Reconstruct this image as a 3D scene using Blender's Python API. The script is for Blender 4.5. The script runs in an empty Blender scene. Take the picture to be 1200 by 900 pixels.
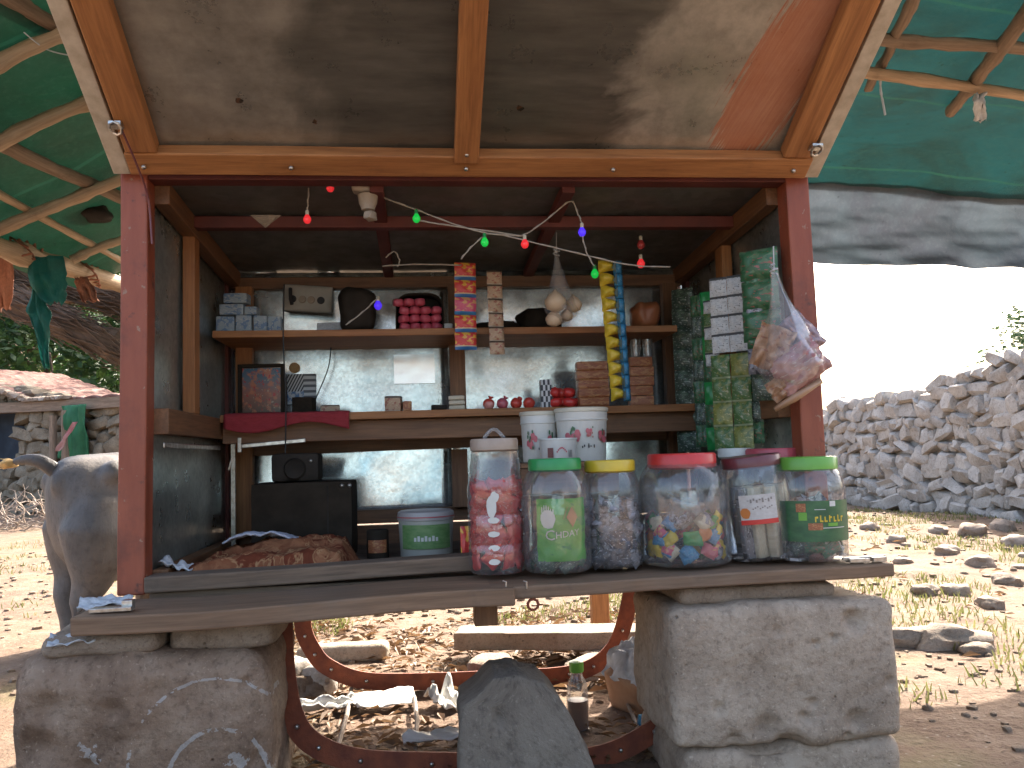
import bpy, bmesh, math, random
from mathutils import Vector, Matrix, noise
random.seed(11)
sc = bpy.context.scene
COL = sc.collection

# ------------------------------------------------------------------ camera
CAM = Vector((-0.1536, -1.9243, 0.7172))
YAW, PITCH, ROLL, FPX = 0.10995, 0.08084, -0.03077, 1000.9
fw = Vector((math.sin(YAW)*math.cos(PITCH), math.cos(YAW)*math.cos(PITCH), math.sin(PITCH)))
r0 = Vector((math.cos(YAW), -math.sin(YAW), 0)); u0 = r0.cross(fw)
RT = math.cos(ROLL)*r0 + math.sin(ROLL)*u0
UP = -math.sin(ROLL)*r0 + math.cos(ROLL)*u0
cd = bpy.data.cameras.new("camera"); cam = bpy.data.objects.new("camera", cd); COL.objects.link(cam)
m = Matrix((RT, UP, -fw)).transposed().to_4x4(); m.translation = CAM
cam.matrix_world = m
cd.sensor_fit = 'HORIZONTAL'; cd.angle = 2*math.atan(600/FPX); cd.clip_start = 0.02; cd.clip_end = 600
sc.camera = cam
# ------------------------------------------------------------------ sky, sun, exposure
SUN_EL, SUN_AZ = math.radians(40), math.radians(33)       # azimuth clockwise from +Y
w = bpy.data.worlds.new("World"); sc.world = w; w.use_nodes = True
nt = w.node_tree; bg = nt.nodes["Background"]
sky = nt.nodes.new("ShaderNodeTexSky"); sky.sky_type = 'NISHITA'; sky.sun_disc = False
sky.sun_elevation = SUN_EL; sky.sun_rotation = SUN_AZ; sky.dust_density = 6.0; sky.ozone_density = 0.2; sky.air_density = 1.0
nt.links.new(sky.outputs[0], bg.inputs[0]); bg.inputs[1].default_value = 0.10
sd = bpy.data.lights.new("sun", 'SUN'); sd.energy = 2.9; sd.angle = math.radians(0.5); sd.color = (1, .91, .79)
so = bpy.data.objects.new("sun", sd); COL.objects.link(so)
sdir = Vector((math.sin(SUN_AZ)*math.cos(SUN_EL), math.cos(SUN_AZ)*math.cos(SUN_EL), math.sin(SUN_EL)))
so.rotation_euler = sdir.to_track_quat('Z', 'Y').to_euler(); so.location = sdir*30
vs = sc.view_settings; vs.view_transform = 'Standard'; vs.look = 'None'; vs.gamma = 1; vs.use_curve_mapping = False
vs.exposure = 2.68
sc.render.engine = 'CYCLES'; cy = sc.cycles
cy.max_bounces = 7; cy.diffuse_bounces = 4; cy.glossy_bounces = 3; cy.transmission_bounces = 4; cy.transparent_max_bounces = 24
cy.use_denoising = True; cy.sample_clamp_indirect = 6; cy.caustics_reflective = False; cy.caustics_refractive = False

# ------------------------------------------------------------------ pixel rays (photo coordinates, 1200x900)
def ray(u, v): return fw*FPX + RT*(u-600) + UP*(450-v)
def P(u, v, Y=0.0): d = ray(u, v); return CAM + d*((Y-CAM.y)/d.y)
def PX(u, v, X): d = ray(u, v); return CAM + d*((X-CAM.x)/d.x)
def PZ(u, v, Z=0.0): d = ray(u, v); return CAM + d*((Z-CAM.z)/d.z)
def PL(u, v, p, n): d = ray(u, v); return CAM + d*((p-CAM).dot(n)/d.dot(n))
def mpp(p): return (Vector(p)-CAM).dot(fw)/FPX       # metres per photo pixel at a point
rnd = random.uniform
def V(*a): return Vector(a)
def nz(p, s=1.0, o=0.0): return noise.noise(Vector(p)*s + Vector((o, o*1.7, -o)))
def fb(p, s=1.0, o=0.0, k=4): return noise.fractal(Vector(p)*s + Vector((o, o*1.7, -o)), 1.0, 2.0, k)

# ------------------------------------------------------------------ mesh builder
_ico = {}
def ico(n):
    if n not in _ico:
        b = bmesh.new(); bmesh.ops.create_icosphere(b, subdivisions=n, radius=1)
        _ico[n] = ([v.co.copy() for v in b.verts], [[v.index for v in f.verts] for f in b.faces]); b.free()
    return _ico[n]
def origin(o):
    p = Vector((0, 0, 0))
    while o is not None: p += o.location; o = o.parent
    return p
class MB:
    def __init__(s): s.v = []; s.f = []; s.l = []; s.m = []
    def add(s, vs, fs, lc=None, mi=0):
        b = len(s.v); s.v += [Vector(a) for a in vs]; s.l += [Vector(a) for a in (lc or vs)]
        s.f += [[i+b for i in f] for f in fs]; s.m += [mi]*len(fs)
        return s
    def bar(s, p0, p1, wd, h, up=(0, 0, 1), mi=0, seg=1, warp=0.0):
        p0, p1 = Vector(p0), Vector(p1); d = (p1-p0); L = d.length; d.normalize()
        up = Vector(up); sd_ = d.cross(up).normalized(); up = sd_.cross(d).normalized()
        o = rnd(-50, 50); vs = []; lc = []
        for i in range(seg+1):
            t = i/seg; c = p0 + d*(L*t)
            if warp: c = c + sd_*warp*nz((t*L*2.2+o, o, 0)) + up*warp*nz((t*L*2.2+o, o, 9))
            for a, b in ((-1, -1), (1, -1), (1, 1), (-1, 1)):
                vs.append(c + sd_*(a*wd/2) + up*(b*h/2)); lc.append((t*L+o, a*wd/2+o, b*h/2))
        fs = [[3, 2, 1, 0]]
        for i in range(seg):
            q = i*4
            for k in range(4): fs.append([q+k, q+(k+1) % 4, q+4+(k+1) % 4, q+4+k])
        q = seg*4; fs.append([q, q+1, q+2, q+3])
        return s.add(vs, fs, lc, mi)
    def box(s, lo, hi, mi=0):
        lo, hi = Vector(lo), Vector(hi); z = hi-lo; k = max(range(3), key=lambda i: z[i]); c = (lo+hi)/2
        a = Vector((0, 0, 0)); a[k] = z[k]/2
        up = Vector((0, 0, 1)) if k != 2 else Vector((0, 1, 0))
        wd, h = ((z.y, z.z), (z.x, z.z), (z.x, z.y))[k]
        return s.bar(c-a, c+a, wd, h, up, mi)
    def tube(s, pts, r, n=8, mi=0, bumpy=0.0):
        pts = [Vector(p) for p in pts]; rs = r if isinstance(r, (list, tuple)) else [r]*len(pts)
        o = rnd(-50, 50); vs = []; lc = []; L = 0; ref = None
        for i, p in enumerate(pts):
            t = (pts[min(i+1, len(pts)-1)] - pts[max(i-1, 0)]).normalized()
            if ref is None: ref = t.orthogonal().normalized()
            ref = (ref - t*ref.dot(t)).normalized(); b = t.cross(ref)
            if i: L += (p-pts[i-1]).length
            for k in range(n):
                a = 2*math.pi*k/n; rr = rs[i]*(1+bumpy*nz((L*14+o, k*1.3, o)))
                vs.append(p + (ref*math.cos(a)+b*math.sin(a))*rr); lc.append((L+o, rs[i]*math.cos(a)+o, rs[i]*math.sin(a)))
        fs = [list(range(n))[::-1], [(len(pts)-1)*n+k for k in range(n)]]
        for i in range(len(pts)-1):
            for k in range(n): fs.append([i*n+k, i*n+(k+1) % n, (i+1)*n+(k+1) % n, (i+1)*n+k])
        return s.add(vs, fs, lc, mi)
    def lathe(s, prof, c, n=28, caps=True, mi=0, sq=0.0):
        c = Vector(c); vs = []; lc = []
        for r, z in prof:
            for k in range(n):
                a = 2*math.pi*k/n; q = 1.0
                if sq: q = 1+sq*(0.5-0.5*math.cos(4*a))*1.0
                vs.append(c+V(r*q*math.cos(a), r*q*math.sin(a), z)); lc.append((r*math.cos(a), r*math.sin(a), z))
        fs = []
        for i in range(len(prof)-1):
            for k in range(n): fs.append([i*n+k, i*n+(k+1) % n, (i+1)*n+(k+1) % n, (i+1)*n+k])
        if caps:
            if prof[0][0] > 1e-5: fs.append(list(range(n))[::-1])
            if prof[-1][0] > 1e-5: fs.append([(len(prof)-1)*n+k for k in range(n)])
        return s.add(vs, fs, lc, mi)
    def grid(s, fn, nu, nv, mi=0, flip=False):
        vs = []; lc = []
        for j in range(nv+1):
            for i in range(nu+1):
                vs.append(fn(i/nu, j/nv)); lc.append((i/nu, j/nv, 0))
        fs = []
        for j in range(nv):
            for i in range(nu):
                q = j*(nu+1)+i; f = [q, q+1, q+nu+2, q+nu+1]; fs.append(f[::-1] if flip else f)
        return s.add(vs, fs, lc, mi)
    def rock(s, c, size, seed=0.0, n=2, rough=.28, box=.75, rot=None, mi=0):
        V0, F0 = ico(n); c = Vector(c); size = Vector(size) if not isinstance(size, (int, float)) else V(size, size, size)
        R = rot or Matrix.Rotation(seed*7.3, 3, 'Z'); vs = []; lc = []
        for p in V0:
            q = Vector([math.copysign(abs(a)**box, a) for a in p])
            q *= 1+rough*noise.noise(p*1.5+V(seed, seed*2, -seed))+rough*.4*noise.noise(p*4+V(-seed, seed, seed))
            vs.append(c + R @ V(q.x*size.x, q.y*size.y, q.z*size.z)); lc.append(V(q.x*size.x+seed, q.y*size.y+seed, q.z*size.z))
        return s.add(vs, F0, lc, mi)
    def block(s, c, half, rad, amp=.01, freq=6, pits=(), n=30, seed=0, rot=None):
        c = Vector(c); half = Vector(half); R = rot or Matrix.Identity(3); vs = []; fs = []; lc = []
        for ax in range(3):
            for sg in (-1, 1):
                b = len(vs); e = [(ax+1) % 3, (ax+2) % 3]
                for j in range(n+1):
                    for i in range(n+1):
                        q = Vector((0, 0, 0)); q[ax] = sg*half[ax]; q[e[0]] = (i/n*2-1)*half[e[0]]; q[e[1]] = (j/n*2-1)*half[e[1]]
                        inner = Vector([max(-half[k]+rad, min(half[k]-rad, q[k])) for k in range(3)])
                        d = (q-inner); d.normalize(); p = inner+d*rad
                        k = amp*fb(p, freq, seed, 5) + amp*1.8*fb(p, freq*.3, seed+5, 2)
                        for pp, pr, pd in pits:
                            t = (p-Vector(pp)).length/pr
                            if t < 1: k -= pd*(1-t*t)**2
                        vs.append(c+R @ (p+d*k)); lc.append(p)
                for j in range(n):
                    for i in range(n):
                        q = b+j*(n+1)+i; f = [q, q+1, q+n+2, q+n+1]; fs.append(f if sg > 0 else f[::-1])
        return s.add(vs, fs, lc)
    def build(s, name, mat, parent=None, base=None, smooth=None, bevel=0, solid=0, weld=False, sub=0):
        me = bpy.data.meshes.new(name); o = bpy.data.objects.new(name, me); COL.objects.link(o)
        if parent is not None: o.parent = parent; org = origin(parent)
        else: org = Vector(base) if base is not None else Vector((0, 0, 0)); o.location = org
        me.from_pydata([v-org for v in s.v], [], s.f)
        a = me.attributes.new('lc', 'FLOAT_VECTOR', 'POINT'); a.data.foreach_set('vector', [x for l in s.l for x in l])
        for q in (mat if isinstance(mat, (list, tuple)) else [mat]): me.materials.append(q)
        if any(s.m): me.polygons.foreach_set('material_index', s.m)
        if weld:
            b = bmesh.new(); b.from_mesh(me); bmesh.ops.remove_doubles(b, verts=b.verts, dist=1e-5); b.to_mesh(me); b.free()
        if smooth is not None:
            me.shade_smooth()
            if smooth < 180: me.set_sharp_from_angle(angle=math.radians(smooth))
        if bevel:
            q = o.modifiers.new('bevel', 'BEVEL'); q.width = bevel; q.segments = 2; q.limit_method = 'ANGLE'
        if solid:
            q = o.modifiers.new('solid', 'SOLIDIFY'); q.thickness = solid; q.offset = 0
        if sub:
            q = o.modifiers.new('sub', 'SUBSURF'); q.levels = sub; q.render_levels = sub
        me.update(); return o
def crom(pts, n=6):
    pts = [Vector(p) for p in pts]; out = []
    for i in range(len(pts)-1):
        a, b, c, d = pts[max(i-1, 0)], pts[i], pts[i+1], pts[min(i+2, len(pts)-1)]
        for k in range(n):
            t = k/n; out.append(0.5*((2*b)+(c-a)*t+(2*a-5*b+4*c-d)*t*t+(3*b-a-3*c+d)*t**3))
    return out+[pts[-1]]
def tag(o, label=None, cat=None, group=None, kind=None):
    if label: o['label'] = label
    if cat: o['category'] = cat
    if group: o['group'] = group
    if kind: o['kind'] = kind
    return o
def thing(name, label, cat, loc, group=None):
    o = bpy.data.objects.new(name, None); COL.objects.link(o); o.location = loc; o.empty_display_size = .05
    return tag(o, label, cat, group)
def copy_thing(root, loc, label=None, rot=None, scale=None):
    c = root.copy(); COL.objects.link(c); c.location = loc
    if rot is not None: c.rotation_euler = rot
    if scale is not None: c.scale = (scale,)*3
    if label: c['label'] = label
    def rec(a, b):
        for ch in list(a.children):
            k = ch.copy(); COL.objects.link(k); k.parent = b; rec(ch, k)
    rec(root, c); return c
def text_mesh(mb, s, size, fn, depth=0.0):
    """lettering: flat text outline mapped through fn(x, y) -> world point; x, y in metres about the text's centre"""
    cu = bpy.data.curves.new('lettering', 'FONT'); cu.body = s; cu.size = size; cu.align_x = 'CENTER'; cu.align_y = 'CENTER'; cu.resolution_u = 2
    o = bpy.data.objects.new('lettering', cu); COL.objects.link(o); bpy.context.view_layer.update()
    me = bpy.data.meshes.new_from_object(o.evaluated_get(bpy.context.evaluated_depsgraph_get()))
    mb.add([fn(v.co.x, v.co.y) for v in me.vertices], [list(p.vertices) for p in me.polygons])
    bpy.data.objects.remove(o); bpy.data.meshes.remove(me); bpy.data.curves.remove(cu)

# ------------------------------------------------------------------ materials
class NT:
    def __init__(s, name):
        s.m = bpy.data.materials.new(name); s.m.use_nodes = True; s.t = s.m.node_tree
        s.b = s.t.nodes['Principled BSDF']; s.out = s.t.nodes['Material Output']
    def n(s, typ, **kw):
        x = s.t.nodes.new(typ)
        for k, v in kw.items(): setattr(x, k, v)
        return x
    def l(s, a, b): s.t.links.new(a, b)
    def coord(s, src='lc', scale=(1, 1, 1)):
        if src == 'lc': a = s.n('ShaderNodeAttribute', attribute_name='lc'); o = a.outputs['Vector']
        else: o = s.n('ShaderNodeTexCoord').outputs['Object']
        mp = s.n('ShaderNodeMapping'); mp.inputs['Scale'].default_value = scale; s.l(o, mp.inputs[0]); return mp.outputs[0]
    def noise(s, vec, scale, detail=4, rough=.55, dist=0.0):
        x = s.n('ShaderNodeTexNoise'); x.inputs['Scale'].default_value = scale; x.inputs['Detail'].default_value = detail
        x.inputs['Roughness'].default_value = rough; x.inputs['Distortion'].default_value = dist; s.l(vec, x.inputs['Vector']); return x.outputs['Fac']
    def vor(s, vec, scale, feature='F1', out='Distance'):
        x = s.n('ShaderNodeTexVoronoi', feature=feature); x.inputs['Scale'].default_value = scale; s.l(vec, x.inputs['Vector']); return x.outputs[out]
    def ramp(s, f, *stops):
        x = s.n('ShaderNodeValToRGB'); e = x.color_ramp.elements
        while len(e) < len(stops): e.new(.5)
        for i, (p, c) in enumerate(stops):
            e[i].position = p; e[i].color = (c, c, c, 1) if isinstance(c, (int, float)) else (*c, 1)
        s.l(f, x.inputs[0]); return x.outputs[0]
    def mix(s, f, a, b, mode='MIX'):
        x = s.n('ShaderNodeMix', data_type='RGBA', blend_type=mode)
        for sock, v in ((x.inputs[0], f), (x.inputs[6], a), (x.inputs[7], b)):
            if isinstance(v, (int, float)): sock.default_value = v
            elif isinstance(v, tuple): sock.default_value = (*v, 1)
            else: s.l(v, sock)
        return x.outputs[2]
    def math(s, op, a, b=0.0, c=0.0):
        x = s.n('ShaderNodeMath', operation=op)
        for i, v in enumerate((a, b, c)):
            if isinstance(v, (int, float)): x.inputs[i].default_value = v
            else: s.l(v, x.inputs[i])
        return x.outputs[0]
    def bump(s, h, st=.3, d=.01):
        x = s.n('ShaderNodeBump'); x.inputs['Strength'].default_value = st; x.inputs['Distance'].default_value = d
        s.l(h, x.inputs['Height']); s.l(x.outputs[0], s.b.inputs['Normal'])
    def set(s, col=None, rough=None, metal=None, spec=None):
        for k, v in (('Base Color', col), ('Roughness', rough), ('Metallic', metal), ('Specular IOR Level', spec)):
            if v is None: continue
            if isinstance(v, tuple): s.b.inputs[k].default_value = (*v, 1)
            elif isinstance(v, (int, float)): s.b.inputs[k].default_value = v
            else: s.l(v, s.b.inputs[k])
        return s.m
def basic(name, c1, c2=None, scale=12, rough=.6, metal=0, bump=0, bscale=60, src='lc', spec=None, lo=.35, hi=.65, bd=.003):
    k = NT(name); v = k.coord(src)
    col = c1
    if c2: col = k.ramp(k.noise(v, scale, 5, .6), (lo, c1), (hi, c2))
    if bump: k.bump(k.noise(v, bscale, 5, .6), bump, bd)
    return k.set(col, rough, metal, spec)
def wood(name, c1, c2, c3=None, rough=.6, grime=.35, knots=True):
    k = NT(name); v = k.coord('lc', (2.2, 26, 26)); v1 = k.coord('lc')
    f = k.noise(v, 1.0, 6, .65, .6); fine = k.noise(k.coord('lc', (9, 160, 160)), 1.0, 3, .6)
    col = k.ramp(f, (.28, c1), (.72, c2))
    if c3: col = k.mix(k.ramp(k.noise(v1, 3.5, 4, .6), (.48, 0.0), (.68, 1.0)), col, c3)
    col = k.mix(k.math('MULTIPLY', k.ramp(fine, (.35, 1.0), (.6, 0.0)), .35), col, (c1[0]*.35, c1[1]*.33, c1[2]*.3))
    col = k.mix(k.math('MULTIPLY', k.ramp(k.noise(v1, 14, 5, .7), (.58, 0.0), (.8, 1.0)), grime), col, (.02, .014, .01))
    k.bump(k.mix(.5, f, fine), .35, .003)
    return k.set(col, rough)
def galv(name, c1, c2, dirt, dirt_amt=.5, rough=.34, metal=.85, red=None, spangle=34, blot_s=3.2):
    k = NT(name); v = k.coord('obj')
    sp = k.vor(v, spangle, out='Color'); spv = k.ramp(sp, (.2, c1), (.8, c2))
    blot = k.noise(v, blot_s, 6, .62, .4); f = k.ramp(blot, (.42, 0.0), (.7, 1.0))
    rust = k.ramp(k.noise(v, 19, 6, .7), (.66, 0.0), (.76, 1.0))
    dm = k.math('MULTIPLY', f, dirt_amt); dm = k.math('MAXIMUM', dm, k.math('MULTIPLY', rust, .5*dirt_amt))
    col = k.mix(dm, spv, dirt); mt = k.math('MULTIPLY', k.math('SUBTRACT', 1.0, dm), metal)
    if red:
        (cx, cyy), (rx, ry), ang = red
        x = k.n('ShaderNodeSeparateXYZ'); mp = k.n('ShaderNodeMapping'); mp.vector_type = 'TEXTURE'
        mp.inputs['Location'].default_value = (cx, cyy, 0); mp.inputs['Rotation'].default_value = (0, 0, ang); mp.inputs['Scale'].default_value = (rx, ry, 1)
        a = k.n('ShaderNodeAttribute', attribute_name='lc'); k.l(a.outputs['Vector'], mp.inputs[0]); k.l(mp.outputs[0], x.inputs[0])
        dd = k.math('SQRT', k.math('ADD', k.math('POWER', k.math('ABSOLUTE', x.outputs[0]), 2.0), k.math('POWER', k.math('ABSOLUTE', x.outputs[1]), 2.0)))
        st = k.n('ShaderNodeMapping'); st.inputs['Scale'].default_value = (3, 26, 1); k.l(mp.outputs[0], st.inputs[0])
        g = k.noise(st.outputs[0], 1.0, 6, .75)
        mk = k.math('LESS_THAN', k.math('ADD', dd, k.math('MULTIPLY', k.math('SUBTRACT', g, .5), 1.3)), .92)
        mk = k.math('MULTIPLY', mk, .85)
        col = k.mix(mk, col, k.ramp(g, (.35, (.20, .045, .02)), (.65, (.33, .12, .06)))); mt = k.math('MULTIPLY', mt, k.math('SUBTRACT', 1.0, mk))
    k.bump(k.noise(v, 9, 4, .5), .12, .01)
    rr = k.ramp(k.noise(v, 11, 5, .6), (.3, rough*.75), (.75, min(1, rough*1.6)))
    return k.set(col, rr, mt)
def printed(name, bg, fg, acc, scale=2.2, bands=None, rough=.3):
    """printed plastic film: blobs and bands in the sachet's own 0..1 coordinates"""
    k = NT(name); v = k.coord('lc'); x = k.n('ShaderNodeSeparateXYZ'); k.l(v, x.inputs[0])
    n1 = k.noise(v, scale*2, 3, .5, .5); n2 = k.noise(k.coord('lc', (1, 1.8, 1)), scale*4.3, 2, .5)
    col = k.mix(k.ramp(n1, (.52, 0.0), (.56, 1.0)), bg, fg); col = k.mix(k.ramp(n2, (.6, 0.0), (.63, 1.0)), col, acc)
    for y0, y1, c in (bands or ()):
        mk = k.math('MULTIPLY', k.math('GREATER_THAN', x.outputs[1], y0), k.math('LESS_THAN', x.outputs[1], y1)); col = k.mix(mk, col, c)
    k.bump(k.noise(v, 7, 3, .6), .4, .004)
    return k.set(col, rough, 0)
def clear_plastic(name, tint=(.96, .97, .97), haze=.11, rough=.04, fr=.55, f0=.05):
    k = NT(name); t = k.t
    tr = k.n('ShaderNodeBsdfTransparent'); tr.inputs[0].default_value = (*tint, 1)
    gl = k.n('ShaderNodeBsdfGlossy'); gl.inputs['Roughness'].default_value = rough; gl.inputs[0].default_value = (1, 1, 1, 1)
    df = k.n('ShaderNodeBsdfDiffuse'); df.inputs[0].default_value = (.75, .76, .78, 1)
    lw = k.n('ShaderNodeLayerWeight'); lw.inputs[0].default_value = .35
    bp = k.n('ShaderNodeBump'); bp.inputs['Strength'].default_value = .25; bp.inputs['Distance'].default_value = .004
    k.l(k.noise(k.coord('obj'), 38, 3, .5), bp.inputs['Height']); k.l(bp.outputs[0], gl.inputs['Normal'])
    f = k.math('ADD', k.math('MULTIPLY', lw.outputs['Fresnel'], fr), f0)
    m1 = k.n('ShaderNodeMixShader'); k.l(f, m1.inputs[0]); k.l(tr.outputs[0], m1.inputs[1]); k.l(gl.outputs[0], m1.inputs[2])
    hz = k.math('MULTIPLY', k.ramp(k.noise(k.coord('obj'), 22, 5, .65), (.3, .25), (.75, 1.0)), haze)
    m2 = k.n('ShaderNodeMixShader'); k.l(hz, m2.inputs[0]); k.l(m1.outputs[0], m2.inputs[1]); k.l(df.outputs[0], m2.inputs[2])
    k.l(m2.outputs[0], k.out.inputs[0]); return k.m
def leafy(name, c1, c2, trans=.35, rough=.6):
    k = NT(name); col = k.ramp(k.noise(k.coord('obj'), 1.3, 5, .7), (.35, c1), (.65, c2))
    k.set(col, rough); t = k.n('ShaderNodeBsdfTranslucent'); k.l(col, t.inputs[0])
    mx = k.n('ShaderNodeMixShader'); mx.inputs[0].default_value = trans; k.l(k.b.outputs[0], mx.inputs[1]); k.l(t.outputs[0], mx.inputs[2])
    k.l(mx.outputs[0], k.out.inputs[0]); return k.m
M = {}
M['wood'] = wood('orange_wood', (.26, .10, .030), (.48, .215, .075), (.36, .145, .05), grime=.25)
M['wood_dark'] = wood('aged_wood', (.13, .06, .027), (.28, .135, .06), (.18, .085, .037))
M['wood_grey'] = wood('weathered_wood', (.10, .068, .045), (.23, .16, .11), (.15, .11, .08), rough=.8)
M['wood_plank'] = wood('counter_wood', (.14, .08, .045), (.28, .17, .10), (.20, .135, .09), rough=.7)
M['bamboo'] = wood('bamboo_pole', (.30, .20, .12), (.56, .42, .28), (.42, .29, .18), rough=.7, grime=.5)
M['bamboo_grey'] = wood('dry_branch', (.16, .11, .075), (.33, .24, .17), rough=.85, grime=.5)
k = NT('red_painted_wood'); v = k.coord('lc', (3, 14, 14)); v1 = k.coord('lc')
c = k.ramp(k.noise(v, 1.4, 5, .6), (.3, (.215, .048, .022)), (.7, (.32, .085, .042)))
c = k.mix(k.ramp(k.noise(v1, 6, 6, .7), (.50, 0.0), (.72, .75)), c, (.10, .03, .022))
c = k.mix(k.ramp(k.noise(v1, 17, 6, .7), (.60, 0.0), (.68, .8)), c, (.08, .032, .025))
c = k.mix(k.ramp(k.noise(v1, 45, 3, .6), (.66, 0.0), (.69, .8)), c, (.30, .2, .14))
k.bump(k.noise(v, 2, 5, .6), .3, .004); M['red'] = k.set(c, .5)
M['red_old'] = basic('old_dark_red_paint', (.085, .018, .013), (.14, .030, .02), 9, .6, 0, .2)
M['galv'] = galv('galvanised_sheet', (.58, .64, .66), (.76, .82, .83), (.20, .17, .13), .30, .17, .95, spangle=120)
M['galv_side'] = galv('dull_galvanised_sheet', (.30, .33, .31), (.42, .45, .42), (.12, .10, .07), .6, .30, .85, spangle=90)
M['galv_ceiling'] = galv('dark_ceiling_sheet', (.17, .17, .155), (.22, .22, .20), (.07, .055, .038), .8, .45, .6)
k = NT('stained_glare_flap_sheet'); v = k.coord('obj'); at = k.coord('lc'); x = k.n('ShaderNodeSeparateXYZ'); k.l(at, x.inputs[0])
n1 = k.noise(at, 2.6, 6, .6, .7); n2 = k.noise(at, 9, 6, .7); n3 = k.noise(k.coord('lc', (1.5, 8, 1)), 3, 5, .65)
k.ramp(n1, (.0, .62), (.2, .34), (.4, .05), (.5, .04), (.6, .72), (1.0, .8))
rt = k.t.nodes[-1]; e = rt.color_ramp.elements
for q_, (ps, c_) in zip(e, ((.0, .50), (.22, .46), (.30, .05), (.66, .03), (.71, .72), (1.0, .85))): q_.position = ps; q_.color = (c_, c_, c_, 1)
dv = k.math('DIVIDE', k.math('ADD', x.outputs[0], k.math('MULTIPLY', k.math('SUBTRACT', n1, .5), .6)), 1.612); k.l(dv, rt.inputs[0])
pale = k.math('MULTIPLY', rt.outputs[0], k.ramp(n2, (.25, .55), (.6, 1.0)))  # bright sides and dark centre of the sheet's reflections painted into its colour
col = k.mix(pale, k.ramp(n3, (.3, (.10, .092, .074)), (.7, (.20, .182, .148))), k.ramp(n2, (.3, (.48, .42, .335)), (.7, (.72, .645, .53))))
sp_ = k.vor(at, 6.5); rm_ = k.math('MULTIPLY', k.math('LESS_THAN', k.math('ADD', sp_, k.math('MULTIPLY', k.noise(at, 60, 4, .7), .13)), .115), .9); col = k.mix(rm_, col, k.ramp(k.noise(at, 90, 2, .5), (.4, (.02, .015, .01)), (.6, (.16, .07, .03))))
mp = k.n('ShaderNodeMapping'); mp.vector_type = 'TEXTURE'; mp.inputs['Location'].default_value = (1.435, .25, 0); mp.inputs['Rotation'].default_value = (0, 0, -.24); mp.inputs['Scale'].default_value = (.10, .25, 1); k.l(at, mp.inputs[0])
x2 = k.n('ShaderNodeSeparateXYZ'); k.l(mp.outputs[0], x2.inputs[0]); st = k.n('ShaderNodeMapping'); st.inputs['Scale'].default_value = (9, .9, 1); k.l(mp.outputs[0], st.inputs[0]); g_ = k.noise(st.outputs[0], 1.6, 6, .75)
dd = k.math('SQRT', k.math('ADD', k.math('POWER', k.math('ABSOLUTE', x2.outputs[0]), 2.0), k.math('POWER', k.math('ABSOLUTE', x2.outputs[1]), 3.0)))
mk = k.ramp(k.math('ADD', dd, k.math('MULTIPLY', k.math('SUBTRACT', g_, .5), 1.5)), (.78, .82), (.92, 0.0)); col = k.mix(mk, col, k.ramp(g_, (.3, (.36, .085, .03)), (.7, (.50, .20, .09))))
k.bump(k.mix(.3, n2, n1), .2, .012)
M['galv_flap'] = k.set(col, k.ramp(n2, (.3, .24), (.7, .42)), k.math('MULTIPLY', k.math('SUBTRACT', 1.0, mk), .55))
M['pale_edge'] = basic('cream_edge_sheet', (.55, .49, .40), (.40, .34, .26), 30, .6, 0, .2)
M['steel'] = basic('bright_steel', (.6, .6, .58), (.35, .32, .28), 60, .3, .9)
M['rust'] = basic('rusted_iron', (.25, .068, .03), (.15, .04, .022), 26, .75, .15, .5, 110, 'obj')
# galvanised and iron done; stone
def stone(name, c1, c2, c3, chalk=False, scale=5):
    k = NT(name); v = k.coord('lc')
    col = k.ramp(k.noise(v, scale, 7, .68, .3), (.3, c1), (.5, c2), (.72, c3))
    col = k.mix(k.math('MULTIPLY', k.ramp(k.noise(v, scale*14, 4, .7), (.5, 0.0), (.68, 1.0)), .45), col, (c1[0]*.45, c1[1]*.42, c1[2]*.4))
    col = k.mix(k.math('MULTIPLY', k.ramp(k.noise(v, scale*26, 2, .6), (.62, 0.0), (.7, 1.0)), .4), col, (c3[0]*1.3, c3[1]*1.3, c3[2]*1.3))
    if chalk:
        x = k.n('ShaderNodeSeparateXYZ'); k.l(v, x.inputs[0]); brk = k.noise(v, 26, 4, .7)
        for cx, cz, r, wd, th in chalk:
            d = k.math('SQRT', k.math('ADD', k.math('POWER', k.math('SUBTRACT', x.outputs[0], cx), 2.0), k.math('POWER', k.math('SUBTRACT', x.outputs[2], cz), 2.0)))
            d = k.math('ABSOLUTE', k.math('SUBTRACT', k.math('ADD', d, k.math('MULTIPLY', k.math('SUBTRACT', brk, .5), .012)), r))
            mk = k.math('MULTIPLY', k.math('LESS_THAN', d, wd), k.math('GREATER_THAN', brk, th)); mk = k.math('MULTIPLY', mk, k.math('LESS_THAN', x.outputs[1], -.05))
            col = k.mix(k.math('MULTIPLY', mk, .5), col, (.50, .50, .49))
    pv_ = k.ramp(k.math('ADD', k.vor(v, scale*7), k.math('ADD', k.math('MULTIPLY', k.noise(v, scale*6, 3, .6), .5), k.math('MULTIPLY', k.noise(v, scale*.9, 3, .6), .7))), (.52, 0.0), (.68, 1.0))
    col = k.mix(k.math('MULTIPLY', k.math('SUBTRACT', 1.0, pv_), .55), col, (c1[0]*.4, c1[1]*.36, c1[2]*.33))
    h = k.mix(.4, k.mix(.5, k.noise(v, scale*5, 7, .72), k.noise(v, scale*22, 4, .7)), pv_); k.bump(h, 1.0, .014)
    return k.set(col, .92, 0, .25)
M['block_l'] = stone('chalk_marked_stone', (.105, .066, .044), (.245, .165, .115), (.38, .285, .21), chalk=((.14, -.06, .098, .004, .45), (.13, -.02, .155, .003, .49), (.165, -.05, .022, .022, .56), (.165, -.12, .014, .014, .53), (-.10, .02, .010, .010, .53), (-.085, .0, .006, .006, .5), (.02, -.17, .11, .003, .54)))
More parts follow.
